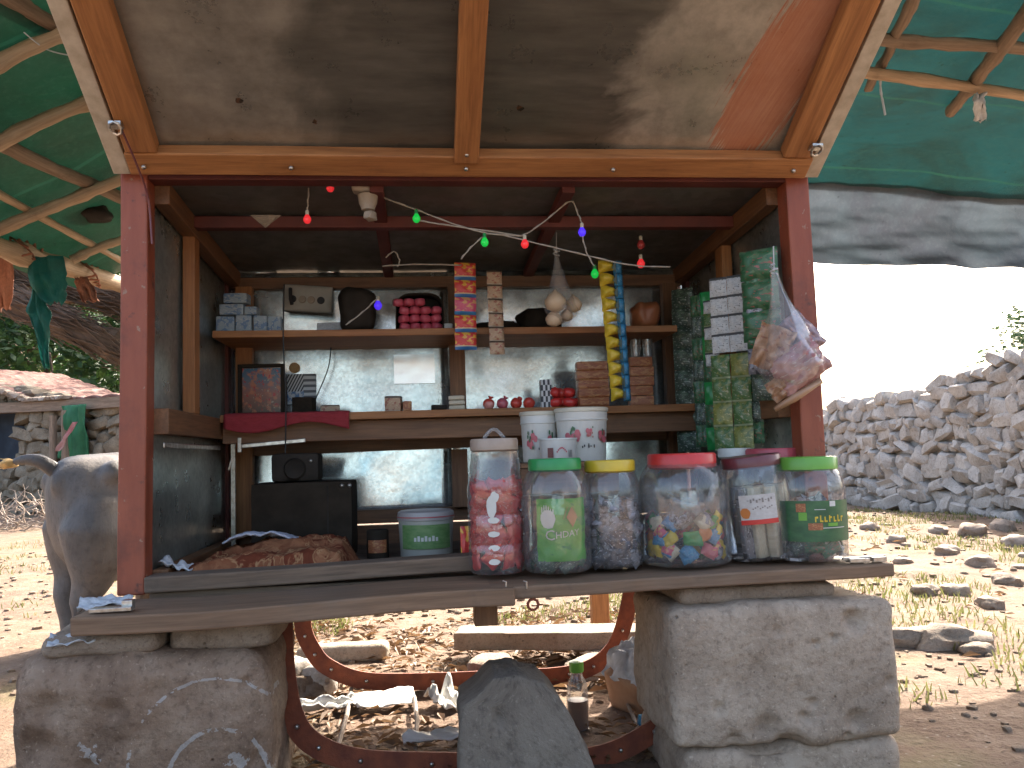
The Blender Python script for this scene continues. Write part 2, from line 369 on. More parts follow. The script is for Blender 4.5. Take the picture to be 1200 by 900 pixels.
M['block_r'] = stone('pitted_stone', (.25, .19, .14), (.39, .305, .23), (.49, .40, .31))
M['slab'] = stone('granite_slab', (.22, .165, .12), (.32, .25, .19), (.42, .34, .27), scale=9)
M['boulder'] = stone('grey_boulder', (.12, .098, .078), (.18, .15, .12), (.24, .205, .165))
M['wall_stone'] = stone('field_stone', (.25, .225, .195), (.41, .375, .335), (.56, .53, .485), scale=3)
M['hut_stone'] = stone('hut_stone', (.13, .105, .075), (.22, .18, .13), (.33, .28, .21), scale=3)
M['rubble'] = stone('rubble', (.20, .155, .115), (.30, .24, .19), (.42, .355, .295), scale=7)
M['concrete'] = stone('concrete', (.26, .21, .16), (.33, .28, .22), (.42, .37, .30), scale=8)
# ground
k = NT('dry_dirt'); v = k.coord('obj')
n1 = k.noise(v, .9, 7, .62); n2 = k.noise(v, 7, 6, .7); n3 = k.noise(v, 48, 4, .7)
c = k.ramp(n2, (.3, (.13, .085, .06)), (.52, (.185, .128, .092)), (.72, (.25, .185, .14)))
c = k.mix(k.ramp(n3, (.55, 0.0), (.68, .6)), c, (.075, .045, .027))
c = k.mix(k.math('MULTIPLY', k.ramp(k.noise(v, 1.7, 5, .65), (.52, 0.0), (.64, 1.0)), .35), c, (.12, .13, .05))
c = k.mix(k.ramp(k.vor(v, 30), (.06, .7), (.16, 0.0)), c, (.34, .29, .235))
k.bump(k.mix(.4, n2, n3), .8, .03); M['ground'] = k.set(c, .95, 0, .2)
# tarpaulin
def tarpmat(name, c1, c2, tr=.22):
    k = NT(name); v = k.coord('obj')
    col = k.ramp(k.noise(v, 2.6, 6, .65), (.3, c1), (.7, c2))
    if name == 'green_tarpaulin': xx = k.n('ShaderNodeSeparateXYZ'); k.l(v, xx.inputs[0]); col = k.mix(k.math('MULTIPLY', k.math('GREATER_THAN', xx.outputs[0], .55), .75), col, (.014, .10, .115))  # teal on the right: blue tint of the lens glare mixed into the tarpaulin
    col = k.mix(k.ramp(k.noise(v, 24, 4, .6), (.66, 0.0), (.72, .7)), col, (c1[0]*.25, c1[1]*.3, c1[2]*.3))
    wv = k.n('ShaderNodeTexWave'); wv.inputs['Scale'].default_value = 160; k.l(v, wv.inputs[0])
    col = k.mix(k.math('MULTIPLY', k.ramp(k.noise(v, 1.6, 6, .7, .8), (.46, 0.0), (.66, 1.0)), .55), col, (c1[0]*.6+.01, c1[1]*.45, c1[2]*.5))
    cr = k.math('ABSOLUTE', k.math('SUBTRACT', k.noise(v, 2.2, 3, .5, 1.2), .5)); xs_ = k.n('ShaderNodeSeparateXYZ'); k.l(v, xs_.inputs[0])
    seam = k.math('LESS_THAN', k.math('ABSOLUTE', k.math('SUBTRACT', k.math('FRACT', k.math('MULTIPLY', k.math('ADD', xs_.outputs[1], k.math('MULTIPLY', cr, .03)), 1.55)), .5)), .012); col = k.mix(k.math('MULTIPLY', seam, .5), col, (c2[0]*1.6+.01, c2[1]*1.5+.01, c2[2]*1.5+.01))
    dust = k.math('MULTIPLY', k.ramp(k.noise(v, 55, 4, .7), (.5, 0.0), (.75, 1.0)), .35); col = k.mix(dust, col, (c2[0]+.05, c2[1]+.05, c2[2]+.045))
    k.set(col, .55); k.bump(k.mix(.2, k.mix(.5, k.noise(v, 5, 5, .6), k.ramp(cr, (0.0, 0.0), (.05, 1.0))), wv.outputs[0]), .6, .03)
    t = k.n('ShaderNodeBsdfTranslucent'); k.l(col, t.inputs[0]); mx = k.n('ShaderNodeMixShader'); mx.inputs[0].default_value = tr
    k.l(k.b.outputs[0], mx.inputs[1]); k.l(t.outputs[0], mx.inputs[2]); k.l(mx.outputs[0], k.out.inputs[0]); return k.m
M['tarp'] = tarpmat('green_tarpaulin', (.008, .055, .026), (.012, .085, .048), .12)
M['thatch'] = wood('dark_thatch', (.035, .03, .026), (.11, .085, .065), rough=.95)
M['bark'] = wood('bark', (.09, .06, .04), (.22, .15, .105), rough=.95, grime=.6)
M['rag'] = tarpmat('teal_rag', (.01, .15, .12), (.02, .22, .17))
M['white_cloth'] = basic('pale_cloth', (.42, .44, .46), (.6, .62, .66), 9, .85, 0, .4, 30)
M['orange_rag'] = basic('orange_rag', (.20, .075, .04), (.30, .12, .07), 20, .85, 0, .3)
M['leaf_dark'] = leafy('dark_foliage', (.018, .05, .012), (.05, .11, .03))
M['leaf_mid'] = leafy('mid_foliage', (.035, .08, .018), (.08, .15, .04))
M['grass'] = leafy('grass_blades', (.10, .12, .03), (.21, .20, .08), .4)
M['dry_grass'] = leafy('dry_leaves', (.15, .08, .035), (.30, .18, .09), .2)
M['twig'] = basic('dry_twig', (.20, .155, .12), (.36, .30, .25), 20, .9)
M['dark'] = basic('black_plastic', (.018, .015, .012), (.036, .029, .023), 9, .75, 0, .1, spec=.2)
M['cabinet'] = basic('dark_brown_case', (.024, .018, .013), (.036, .028, .02), 5, .85, spec=.15)
M['white'] = basic('white_plastic', (.66, .66, .63), (.55, .54, .5), 10, .35)
M['cream'] = basic('cream_plastic', (.62, .56, .43), (.5, .43, .32), 14, .5)
M['black_ink'] = basic('black_ink', (.02, .02, .025), None, rough=.6)
M['clear'] = clear_plastic('clear_plastic')
M['clear_hazy'] = clear_plastic('scuffed_plastic', (.93, .93, .92), .16, .16)
M['bag'] = clear_plastic('plastic_bag', (.93, .91, .88), .16, .18, .16, .03)
for nme, col in (('red', (.62, .045, .04)), ('green', (.03, .30, .08)), ('yellow', (.70, .50, .04)), ('maroon', (.16, .045, .05)), ('lime', (.16, .42, .06)),
                 ('white', (.7, .7, .72)), ('rose', (.52, .09, .11)), ('blue', (.03, .22, .42)), ('orange', (.6, .2, .05)), ('pink', (.55, .13, .16)), ('brown', (.18, .09, .05))):
    M['pl_'+nme] = basic('glossy_'+nme+'_plastic', col, tuple(a*.8 for a in col), 9, .32)

# ------------------------------------------------------------------ setting: ground
def gz(x, y):
    r = math.hypot(x, y-1)
    a = .012*fb((x, y, 0), 3.0, 3, 4) + .03*fb((x, y, 0), .7, 8, 3)*min(1, max(0, r-1)/2)
    if y > 2.3: a += .05*fb((x, y, 0), .4, 4, 3)
    if x > 1.0: a += min(1, (x-1)/1.2)*(.03*abs(fb((x, y, 0), 2.2, 9, 4))+.02)
    return a
def axis(lo, hi, fine_lo, fine_hi, st, grow=1.22):
    a = []; x = fine_lo
    while x < fine_hi: a.append(x); x += st
    a.append(fine_hi); s_ = st; x = fine_hi
    while x < hi: s_ *= grow; x += s_; a.append(x)
    s_ = st; x = fine_lo; b = []
    while x > lo: s_ *= grow; x -= s_; b.append(x)
    return b[::-1]+a
xs = axis(-150, 150, -3.2, 5.0, .05); ys = axis(-60, 220, -1.0, 5.0, .05)
g = MB(); g.add([(x, y, gz(x, y)) for y in ys for x in xs], [[j*len(xs)+i, j*len(xs)+i+1, (j+1)*len(xs)+i+1, (j+1)*len(xs)+i] for j in range(len(ys)-1) for i in range(len(xs)-1)])
tag(g.build('ground', M['ground'], smooth=180), kind='structure')

# ------------------------------------------------------------------ the kiosk
K = thing('kiosk', 'open wooden kiosk with red corner posts and galvanised sheet walls standing on stone blocks', 'kiosk', (0, .43, .43))
D = .86; FX = .735
def part(mb, name, mat, par=None, **kw): return mb.build(name, mat, par or K, **kw)
for sx in (-1, 1):
    part(MB().bar((sx*.769, .028, .44), (sx*.769+(-.004 if sx > 0 else 0), .028, 1.372), .058, .056, (0, 1, 0), seg=8, warp=.003), 'front_post', M['red'], bevel=.004)
    part(MB().bar((sx*.765, D-.03, .44), (sx*.765, D-.03, 1.33), .05, .05, (0, 1, 0)), 'rear_post', M['red_old'], bevel=.003)
    # side wall: sheet, rails, upright
    wl = MB().grid(lambda u, v, s=sx: V(s*(.752+.004*nz((u*5, v*4, s), 1)), .055+u*(D-.085), .44+v*(1.352-.44-.04*u)), 24, 24, flip=sx > 0)
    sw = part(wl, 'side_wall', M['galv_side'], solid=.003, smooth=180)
    part(MB().bar((sx*.727, .056, 1.332), (sx*.727, D-.02, 1.292), .036, .05, seg=4, warp=.002), 'side_rail', M['wood_dark'], bevel=.002)
    part(MB().bar((sx*.727, .056, .812), (sx*.727, D-.06, .812), .034, .058, seg=4, warp=.002), 'side_rail', M['wood_dark'], bevel=.002)
    part(MB().bar((sx*.727, .056, .463), (sx*.727, D-.06, .463), .034, .045), 'side_rail', M['wood_dark'], bevel=.002)
    if sx < 0: part(MB().bar((sx*.729, .322, .842), (sx*.729, .322, 1.305), .05, .03, (1, 0, 0), seg=4, warp=.002), 'upright', M['wood'], bevel=.002)
    else: part(MB().bar((sx*.729, .42, .842), (sx*.729, .42, 1.305), .055, .03, (1, 0, 0), seg=4, warp=.002), 'upright', M['wood'], bevel=.002)
# back wall: three panels of sheet between rails, slits of daylight left open at top and foot
bw = MB()
def panel(x0, x1, z0, z1, y=D, o=0):
    bw.grid(lambda u, v: V(x0+u*(x1-x0), y+.006*fb((u*3+o, v*3, o), 1.0, o, 2), z0+v*(z1-z0)), 20, 14)
panel(-.762, -.05, .508, 1.3205, D+.003, 1); panel(-.052, .762, .508, 1.335, D+.008, 7)
bw.bar((-.735, D+.006, 1.322), (-.60, D+.006, 1.324), .003, .014); bw.bar((-.47, D+.006, 1.326), (-.40, D+.006, 1.324), .003, .016)
part(bw, 'back_wall', M['galv'], solid=.002, smooth=180)
part(MB().box((-.735, D-.036, 1.262), (.735, D-.002, 1.298)), 'back_rail', M['wood_dark'], bevel=.002)
part(MB().bar((-.735, D-.020, .775), (.735, D-.020, .79), .034, .085, seg=6, warp=.003), 'back_rail', M['wood_dark'], bevel=.002)
part(MB().box((-.735, D-.036, .51), (.735, D-.002, .553)), 'back_rail', M['wood_dark'], bevel=.002)
part(MB().box((-.735, D-.030, .44), (.735, D+.0, .5035)), 'back_rail', M['wood_dark'], bevel=.002)
for x, z0, z1 in ((-.69, .49, 1.262), (-.028, .553, .735), (-.028, .833, 1.262), (.68, .49, 1.262)):
    part(MB().bar((x, D-.058, z0), (x, D-.058, z1), .05, .036, (0, 1, 0), seg=4, warp=.002), 'upright', M['wood_dark'] if x > -.1 else M['wood'], bevel=.002)
# shelves
s1 = part(MB().bar((-.73, .705, 1.0785), (.625, .705, 1.076), .305, .02, seg=8, warp=.002), 'shelf', M['wood'], bevel=.002)
s2 = part(MB().bar((-.71, .705, .838), (.72, .705, .838), .305, .022, seg=8, warp=.002), 'shelf', M['wood'], bevel=.002)
part(MB().bar((-.71, .60, .797), (.72, .60, .797), .03, .058, seg=8, warp=.003), 'shelf_rail', M['wood_dark'], bevel=.002)
# floor, sill, counter boards, centre leg
fl = MB()
for i in range(6): fl.bar((-.735, .075+i*.143, .436), (.735, .075+i*.143, .436), .139, .018, seg=6, warp=.002)
part(fl, 'floor_boards', M['wood_grey'], bevel=.002)
part(MB().bar((-.74, .02, .462), (.02, .02, .478), .07, .034, seg=8, warp=.004), 'sill_board', M['wood_grey'], bevel=.004)
part(MB().bar((-.815, -.105, .416), (.03, -.105, .430), .20, .036, seg=10, warp=.006), 'ledge_board', M['wood_plank'], bevel=.004)
part(MB().bar((-.02, -.03, .438), (.842, -.03, .447), .31, .027, seg=10, warp=.004), 'counter_board', M['wood_plank'], bevel=.004)
part(MB().bar((-.045, .02, .385), (.0, .02, .425), .05, .08, seg=1), 'board_cleat', M['wood_dark'], bevel=.004)
part(MB().bar((-.02, -.05, .352), (-.02, -.05, .4), .05, .05, (0, 1, 0)), 'short_leg', M['wood_dark'], bevel=.003)
# roof, ceiling beams (red)
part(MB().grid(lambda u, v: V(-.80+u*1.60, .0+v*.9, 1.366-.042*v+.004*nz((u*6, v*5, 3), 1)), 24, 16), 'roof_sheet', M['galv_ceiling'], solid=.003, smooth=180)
part(MB().box((-.71, .275, 1.312), (.71, .31, 1.342)), 'roof_beam', M['red_old'], bevel=.002)
for x in (-.24, .215): part(MB().bar((x, .05, 1.346), (x, .84, 1.305), .032, .022), 'roof_beam', M['red_old'], bevel=.002)
part(MB().box((-.74, .004, 1.348), (.74, .05, 1.364)), 'front_lintel', M['red_old'], bevel=.002)
# flap: hinged at the top, propped open; the sheet on top of its wooden rails
ANG = math.radians(30.5); H0 = V(0, -.012, 1.372); fd = V(0, -math.cos(ANG), math.sin(ANG)); fn = V(0, -math.sin(ANG), -math.cos(ANG))
def F(x, s_, d=0.0): return H0 + V(x, 0, 0) + fd*s_ + fn*d
flap = MB().grid(lambda u, v: F(-.805+u*1.612, v*.95, -.006-.006*nz((u*4, v*3, 8), 1)-.004*nz((u*9, v*7, 2), 1)), 40, 24)
for i, q in enumerate(flap.l): flap.l[i] = V(q.x*1.612, q.y*.95, 0)
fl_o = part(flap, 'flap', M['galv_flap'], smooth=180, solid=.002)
def rail(p0, p1, wd, h, mat='wood', nm='flap_rail'): return part(MB().bar(p0, p1, wd, h, fn, seg=8, warp=.0025), nm, M[mat], fl_o, bevel=.003)
rail(F(-.765, .032, .0165), F(.77, .032, .0165), .058, .032)
rail(F(-.727, .064, .017), F(-.727, .93, .017), .066, .032); rail(F(.727, .064, .017), F(.727, .93, .017), .064, .032)
rail(F(-.036, .046, .021), F(-.03, .93, .021), .054, .038)
rail(F(-.765, .918, .0165), F(.77, .918, .0165), .058, .030)
for x in (-.785, .787): part(MB().bar(F(x, 0, .013), F(x, .95, .013), .036, .026, fn), 'edge_strip', M['pale_edge'], fl_o, bevel=.002)
for x, s_ in ((-.755, .14), (.757, .10)):
    q = MB().box(F(x, s_, .04)-V(.012, .012, .003), F(x, s_, .04)+V(.012, .012, .006)); q.tube([F(x+.012*math.cos(a/8*6.28), s_+.016*math.sin(a/8*6.28), .048) for a in range(9)], .003, 6)
    part(q, 'hook', M['steel'], fl_o)
part(MB().tube(crom([F(-.745, .13, .045), F(-.738, .05, .05), V(-.735, -.01, 1.30), V(-.728, -.004, 1.20)], 5), .0025, 6), 'flap_cord', M['pl_maroon'], fl_o)
# bolt heads on the rails
for x, s_ in ((-.036, .07), (-.036, .03), (-.73, .03), (.73, .03), (.30, .03), (-.42, .03)): part(MB().rock(F(x, s_, .037), .006, x, 1, 0, 1), 'screw', M['steel'], fl_o, smooth=180)
# metal fittings inside and on the counter
for a, b, nm in ((PX(192, 522, -.708), PX(258, 525, -.708), 'bolt_plate'), (P(283, 523, .58), P(358, 516, .58), 'tower_bolt')):
    part(MB().bar(a, b, .004 if nm == 'bolt_plate' else .008, .012), nm, M['steel'], bevel=.002)
part(MB().bar(P(281, 513, .585), P(281, 530, .585), .01, .012, (0, 1, 0)).bar(P(273, 534, .585), P(268, 551, .585), .005, .005, (0, 1, 0)), 'bolt_knob', M['steel'], bevel=.001)
part(MB().bar((-.704, .70, .46), (-.704, .70, .79), .012, .012, (0, 1, 0)), 'corner_strip', M['steel'])
hp = MB(); hp.box((.755, -.165, .462), (.80, -.13, .470)); hp.box((.805, -.17, .462), (.835, -.14, .472)); hp.bar((.745, -.15, .468), (.842, -.15, .471), .008, .006)
part(hp, 'hasp', M['steel'], bevel=.001)
hp = MB(); hp.bar((-.79, -.17, .440), (-.71, -.175, .442), .02, .008); hp.box((-.735, -.165, .438), (-.715, -.145, .455)); part(hp, 'hasp', M['steel'], bevel=.001)
part(MB().tube([V(.068+.011*math.cos(a/9*6.5), -.18, .415+.011*math.sin(a/9*6.5)-.004) for a in range(10)], .003, 6), 'ring_hook', M['rust'])
for u in (593, 617): part(MB().tube([P(u, 690, -.187), P(u, 682, -.187), P(u-4, 681, -.187)], .002, 5), 'bent_nail', M['steel'])

# ------------------------------------------------------------------ stone supports
pits_r = [((.15, -.17, .10), .035, .022), ((.06, -.17, .06), .012, .01), ((.10, -.17, .07), .014, .01), ((-.02, -.17, .09), .016, .008), ((.14, -.17, -.10), .03, .016), ((.03, -.17, -.09), .02, .014), ((-.05, -.17, -.11), .045, .02), ((-.12, -.17, -.13), .03, .015), ((.0, -.17, -.15), .05, .025), ((-.15, -.17, -.06), .02, .01), ((.05, -.17, -.06), .013, .012), ((.12, -.17, -.13), .014, .012), ((.22, -.17, -.03), .02, .01)]
tag(MB().block((.592, -.02, .245), (.248, .17, .142), .024, .009, 8, pits_r, 80, 3).build('stone_block', M['block_r'], base=(.592, -.02, .10), smooth=180, weld=True), 'big pitted stone block under the right end of the counter', 'stone block', 'stone blocks holding up the kiosk')
tag(MB().block((.60, -.0, .045), (.232, .18, .058), .03, .012, 6, [((-.05, -.17, .05), .07, .03)], 30, 8).build('stone_block', M['block_r'], base=(.6, 0, -.01), smooth=180, weld=True), 'low stone block lying on the ground under the big pitted block', 'stone block', 'stone blocks holding up the kiosk')
tag(MB().block((.56, .0, .404), (.175, .15, .019), .016, .004, 9, (), 24, 5).build('stone_slab', M['slab'], base=(.56, 0, .385), smooth=180, weld=True), 'grey stone slab wedged between the counter and the big pitted block', 'stone slab', 'packing slabs')
pits_l = [((-.17, -.20, .10), .04, .02), ((-.19, -.20, .03), .05, .022), ((-.10, -.20, -.02), .03, .015), ((.155, -.20, -.09), .016, .02), ((.22, -.20, -.03), .03, .014), ((.19, -.20, .12), .02, .012), ((.03, -.20, .12), .03, .012), ((-.05, -.20, .09), .03, .01), ((.24, -.20, .13), .012, .014)]
tag(MB().block((-.69, .02, .165), (.242, .20, .185), .055, .016, 6, pits_l, 84, 2).build('stone_block', M['block_l'], base=(-.69, .02, -.02), smooth=180, weld=True), 'rounded stone block with white chalk rings under the left end of the kiosk', 'stone block', 'stone blocks holding up the kiosk')
tag(MB().block((-.775, -.05, .371), (.112, .12, .024), .022, .005, 8, (), 24, 15).build('stone_slab', M['slab'], base=(-.775, -.05, .35), smooth=180, weld=True), 'round edged brown slab on the chalk marked block at the far left', 'stone slab', 'packing slabs')
tag(MB().block((-.557, -.0, .372), (.10, .13, .027), .016, .007, 8, (), 24, 25).build('stone_slab', M['slab'], base=(-.557, 0, .345), smooth=180, weld=True), 'rough slab beside the round edged one on the chalk marked block', 'stone slab', 'packing slabs')
bo = MB().block((0, 0, 0), (1, 1, 1), .10, .04, 1.4, [((-.3, -1, .5), .16, .10), ((.4, -1, -.1), .3, .06)], 60, 31)
def pw(t, *st):
    for (a, x), (b, y) in zip(st, st[1:]):
        if t <= b: return x+(y-x)*(t-a)/(b-a)
    return st[-1][1]
ZT = P(600, 784, -.10).z; bx = lambda u: P(u, 850, -.14).x
XL = lambda t: pw(t, (0, bx(534)), (.83, bx(538)), (.91, bx(562)), (1, bx(578)))
XR = lambda t: pw(t, (0, bx(708)), (.33, bx(697)), (.53, bx(686)), (.75, bx(668)), (.91, bx(654)), (1, bx(640)))
for p in bo.v:
    t = (p.z+1)/2; tc = min(1, max(0, t)); a, b = XL(tc), XR(tc); yy = p.y*(.10-.02*t)-.10+.02*t
    p.x, p.y, p.z = a+(b-a)*(p.x+1)/2, yy, -.05+(ZT+.05)*t-.02*max(0, p.x)*t
for i, l_ in enumerate(bo.l): bo.l[i] = l_*.12
tag(bo.build('boulder', M['boulder'], base=(.06, -.1, -.05), smooth=180, weld=True), 'dark grey angular boulder on the ground in front between the stone blocks', 'boulder')

# ------------------------------------------------------------------ rusty iron hoops under the kiosk
def hoop(px, Y, label):
    pts = crom([P(u, v, Y) for u, v in px], 7); mb = MB(); n = len(pts)
    prof = [(0, 0), (.050, 0), (.050, .006), (.006, .006), (.006, .06), (0, .06)]   # (inwards, depth): an angle section
    vs = []; lc = []
    for i, p in enumerate(pts):
        t = (pts[min(i+1, n-1)]-pts[max(i-1, 0)]).normalized(); nn = V(-t.z, 0, t.x)
        for a, b in prof: vs.append(p + nn*a + V(0, b, 0)); lc.append((i*.03, a, b))
    q = len(prof); fs = [list(range(q))[::-1], [(n-1)*q+k for k in range(q)]]
    for i in range(n-1):
        for k in range(q): fs.append([i*q+k, i*q+(k+1) % q, (i+1)*q+(k+1) % q, (i+1)*q+k])
    mb.add(vs, fs, lc)
    o = mb.build('iron_hoop', M['rust'], base=pts[n//2], smooth=35); tag(o, label, 'iron frame')
    for i in range(4, n-2, 6):
        t = (pts[i+1]-pts[i-1]).normalized(); MB().rock(pts[i]+V(-t.z, 0, t.x)*.025-V(0, .003, 0), (.006, .004, .006), i, 1, 0, 1).build('rivet', M['steel'], o, smooth=180)
hoop([(347, 690), (345, 735), (356, 765), (378, 790), (428, 808), (520, 808), (600, 804), (650, 802), (690, 794), (720, 774), (738, 742), (750, 690)], .74, 'rusty U-shaped iron band under the back of the kiosk')
hoop([(316, 712), (318, 780), (330, 845), (360, 884), (420, 905), (520, 909), (620, 909), (705, 900), (760, 876), (800, 845), (822, 800), (824, 712)], .06, 'rusty U-shaped iron band between the stone blocks at the front')

# ------------------------------------------------------------------ tarpaulin shelter over the kiosk
T = thing('tarpaulin_shelter', 'green tarpaulin roof on crooked poles with a dark thatch eave stretched over the kiosk', 'shelter', (0, 1.4, 0))
E0, E1 = PZ(0, 285, 1.52), PZ(137, 330, 1.52)
ed = (E1-E0).normalized(); ep = V(ed.y, -ed.x, 0)             # ep: up the slope, to the right
SL = .60; sl_dir = (ep+V(0, 0, SL)).normalized(); pn = ed.cross(sl_dir).normalized()
if pn.z < 0: pn = -pn
ZR = 2.03
def tz(x, y):
    a = (V(x, y, 0)-V(E0.x, E0.y, 0)).dot(ep); zl = E0.z + SL*a
    zr = ZR + .03*math.sin(x*1.3) - .05*max(0, x-.8)
    kx = zl - zr; return (zl+zr - math.sqrt(kx*kx+.01))/2
def tp(u, v):
    y = -.15 + v*(2.05); xl = E0.x + (y-E0.y)*ed.x/ed.y - .12; x = xl + u*(3.1-xl)
    z = tz(x, y) + .035
    bay = abs(math.sin(x*4.1+.5))*abs(math.sin(y*4.6)); z -= .018*bay
    z += .008*fb((x, y, 0), 5, 2, 4)
    if y > 1.55 and x > -.8: z -= (y-1.55)*.22
    return V(x, y, z)
part(MB().grid(tp, 110, 60), 'tarpaulin', M['tarp'], T, smooth=180)
def pole(p0, p1, r, mat='bamboo', nm='pole', wob=.018, n=10):
    p0, p1 = Vector(p0), Vector(p1); o = rnd(0, 99)
    pts = [p0.lerp(p1, i/n)+V(nz((i*.35, o, 0)), nz((i*.35, o, 5)), nz((i*.35, o, 9)))*wob for i in range(n+1)]
    n *= 3; pts = crom(pts, 3); rs = [r*(1.15-.25*i/n)*(1+(.16 if i % 7 == 3 else 0)+.10*nz((i*.9, o, 3))) for i in range(len(pts))]
    return part(MB().tube(pts, rs, 10, bumpy=.3), nm, M[mat], T, smooth=60)
def LP(u, v, dz=-.03): return PL(u, v, E0+V(0, 0, dz), pn)
def along(a, b, s0, s1): d = b-a; return a+d*s0, a+d*s1
pole(*along(E0-V(0, 0, .01), E1-V(0, 0, .01), -1.6, 1.5), .037, wob=.02)
for (a, b, r, s0, s1, mt) in (((10, 265), (140, 210), .019, -.2, 2.4, 'bamboo'), ((0, 165), (110, 120), .02, -.9, 2.3, 'bamboo'), ((0, 75), (75, 40), .02, -1.6, 3.0, 'bamboo'), ((98, 299), (140, 281), .016, -.3, 3.0, 'bamboo')):
    pole(*along(LP(*a), LP(*b), s0, s1), r, mt)
for (a, b, r, s0, s1, mt) in (((0, 165), (140, 232), .024, -1.2, 1.8, 'bamboo_grey'), ((0, 228), (140, 303), .014, -1.0, 1.7, 'bamboo'), ((0, -8), (62, 28), .026, -.3, 4.2, 'bamboo_grey')):
    pole(*along(LP(*a, .005), LP(*b, .005), s0, s1), r, mt)
for (a, b, r, s0, s1, z, mt) in (((1005, 85), (1200, 113), .02, -1.6, 1.9, 1.945, 'bamboo'), ((1030, 46), (1200, 60), .02, -2, 1.9, 1.97, 'bamboo_grey'), ((1070, 0), (1030, 80), .016, -.6, 1.35, 1.985, 'bamboo_grey'), ((1200, 20), (1140, 97), .024, -.8, 1.6, 1.98, 'bamboo_grey')):
    pole(*along(PZ(*a, z), PZ(*b, z), s0, s1), r, mt)
# thatch: a shaggy back eave hanging behind the tarpaulin, and the slanting bundle on the left
def bundle(p0, p1, r, n, ln, nm, mat='thatch', droop=.0):
    p0, p1 = Vector(p0), Vector(p1); d = (p1-p0); mb = MB()
    core = [p0.lerp(p1, i/14) for i in range(15)]
    mb.tube(core, [r*(.85+.25*nz((i*.8, r*40, 2))) for i in range(15)], 12, bumpy=.5)
    dn = d.normalized(); a1 = dn.orthogonal().normalized(); a2 = dn.cross(a1)
    for i in range(n):
        t = rnd(0, 1); a = rnd(0, 6.28); c = p0+d*t+(a1*math.cos(a)+a2*math.sin(a))*r*rnd(.8, 1.08)
        e = (dn*rnd(.4, 1)*random.choice((-1, 1))+a1*rnd(-.25, .25)+a2*rnd(-.25, .25)-V(0, 0, droop*rnd(0, 1))).normalized()*ln*rnd(.4, 1)
        mb.bar(c-e/2, c+e/2, rnd(.004, .01), .003)
    return part(mb, nm, M[mat], T)
bundle(P(-120, 290, 2.0), P(175, 425, 2.0), .075, 420, .22, 'thatch_bundle', 'bark')
bundle(P(-40, 290, 2.12), P(210, 375, 2.15), .085, 420, .22, 'thatch_bundle', 'bark')
ev = MB(); yb = 1.86
ev.grid(lambda u, v: V(-1.0+u*4.6, yb+.05*math.sin(v*3.0)+.022*math.sin(u*60+3*nz((u*9, 0, 1)))*v+.03*fb((u*16, v*5, 0), 1, 4, 4), 2.03-.035*max(0, -1+u*4.6)-v*(.40+.006*nz((u*22, 0, 0), 1, 2))), 200, 24)
M['valance'] = tarpmat('glare_blue_sheet', (.09, .125, .16), (.14, .18, .22), .16)  # pale blue-grey puts the hazy glare over the dark eave into the colour
part(ev, 'valance', M['valance'], T, smooth=180)
# posts of the shelter out of frame or behind the kiosk
pole(E0+V(-.02, -.5, -1.6), E0+V(0, -.45, .0), .045); pole((-1.36, 2.02, -.1), E1+V(.05, .12, .02), .04, 'bamboo_grey')
pole((3.35, 1.75, -.1), (3.35, 1.75, 1.9), .045); pole((2.75, -.1, -.1), (2.75, -.1, 1.98), .045)
# ties and rags
def rag(pts, wds, nm, mat, thick=.002, seed=0.0):
    pts = crom(pts, 5); n = len(pts)
    def fn(u, v):
        i = min(n-1, int(v*(n-1)+.5)); k = i/(n-1)*(len(wds)-1); j = min(int(k), len(wds)-2); wv = wds[j]+(wds[j+1]-wds[j])*(k-j)
        return pts[i] + V((u-.5)*wv*(1+.25*nz((u*3, v*6, seed))), .025*nz((u*5, v*4, seed+3)), .02*nz((u*4, v*3, seed+6)))
    return part(MB().grid(fn, 8, n-1), nm, M[mat], T, smooth=180, solid=thick)
b0 = PZ(20, 292, 1.51); b1 = PZ(98, 318, 1.51); b2 = PZ(46, 300, 1.50)
for q in (b0, b1): part(MB().tube([q+V(.0, -.02+.012*i, 0)+V(.046*math.cos(i*2), 0, .046*math.sin(i*2)) for i in range(14)], .006, 6), 'tie', M['orange_rag'], T, smooth=60)
rag([b1+V(.0, -.03, -.03), b1+V(.02, -.03, -.08), b1+V(.04, -.03, -.13)], (.05, .07, .065), 'tie_end', 'orange_rag', seed=2)
rag([PZ(8, 300, 1.5), PZ(3, 330, 1.44), PZ(6, 362, 1.38)], (.05, .08, .05), 'tie_end', 'orange_rag', seed=5)
rag([b2+V(.02, 0, .0), P(58, 335, b2.y), P(66, 355, b2.y)], (.13, .13, .05), 'rag', 'rag', seed=8)
rag([P(44, 335, b2.y+.02), P(45, 365, b2.y+.02), P(50, 395, b2.y+.02), P(55, 432, b2.y+.02)], (.03, .085, .045, .02), 'rag', 'rag', seed=9)
rag([PZ(1149, 110, 1.93), PZ(1148, 118, 1.90)-V(0, 0, .0), PZ(1146, 118, 1.93)-V(0, 0, .075)], (.035, .045, .05), 'rag', 'white_cloth', seed=12)
q = PZ(1032, 96, 1.93); part(MB().tube(crom([q+V(0, 0, .03), q+V(-.002, 0, -.03), q+V(.003, 0, -.07), q+V(.008, 0, -.115)], 4), [.005, .003, .005, .003, .004, .005, .003]+[.004]*6, 6), 'string', M['white_cloth'], T)
part(MB().tube(crom([LP(28, 38, -.03), LP(55, 58, -.05), LP(88, 66, -.03)], 5), .002, 5), 'string', M['white_cloth'], T)
part(MB().rock(LP(113, 250, .03), (.055, .055, .03), 3, 3, .3), 'patch', M['dark'], T, smooth=180)

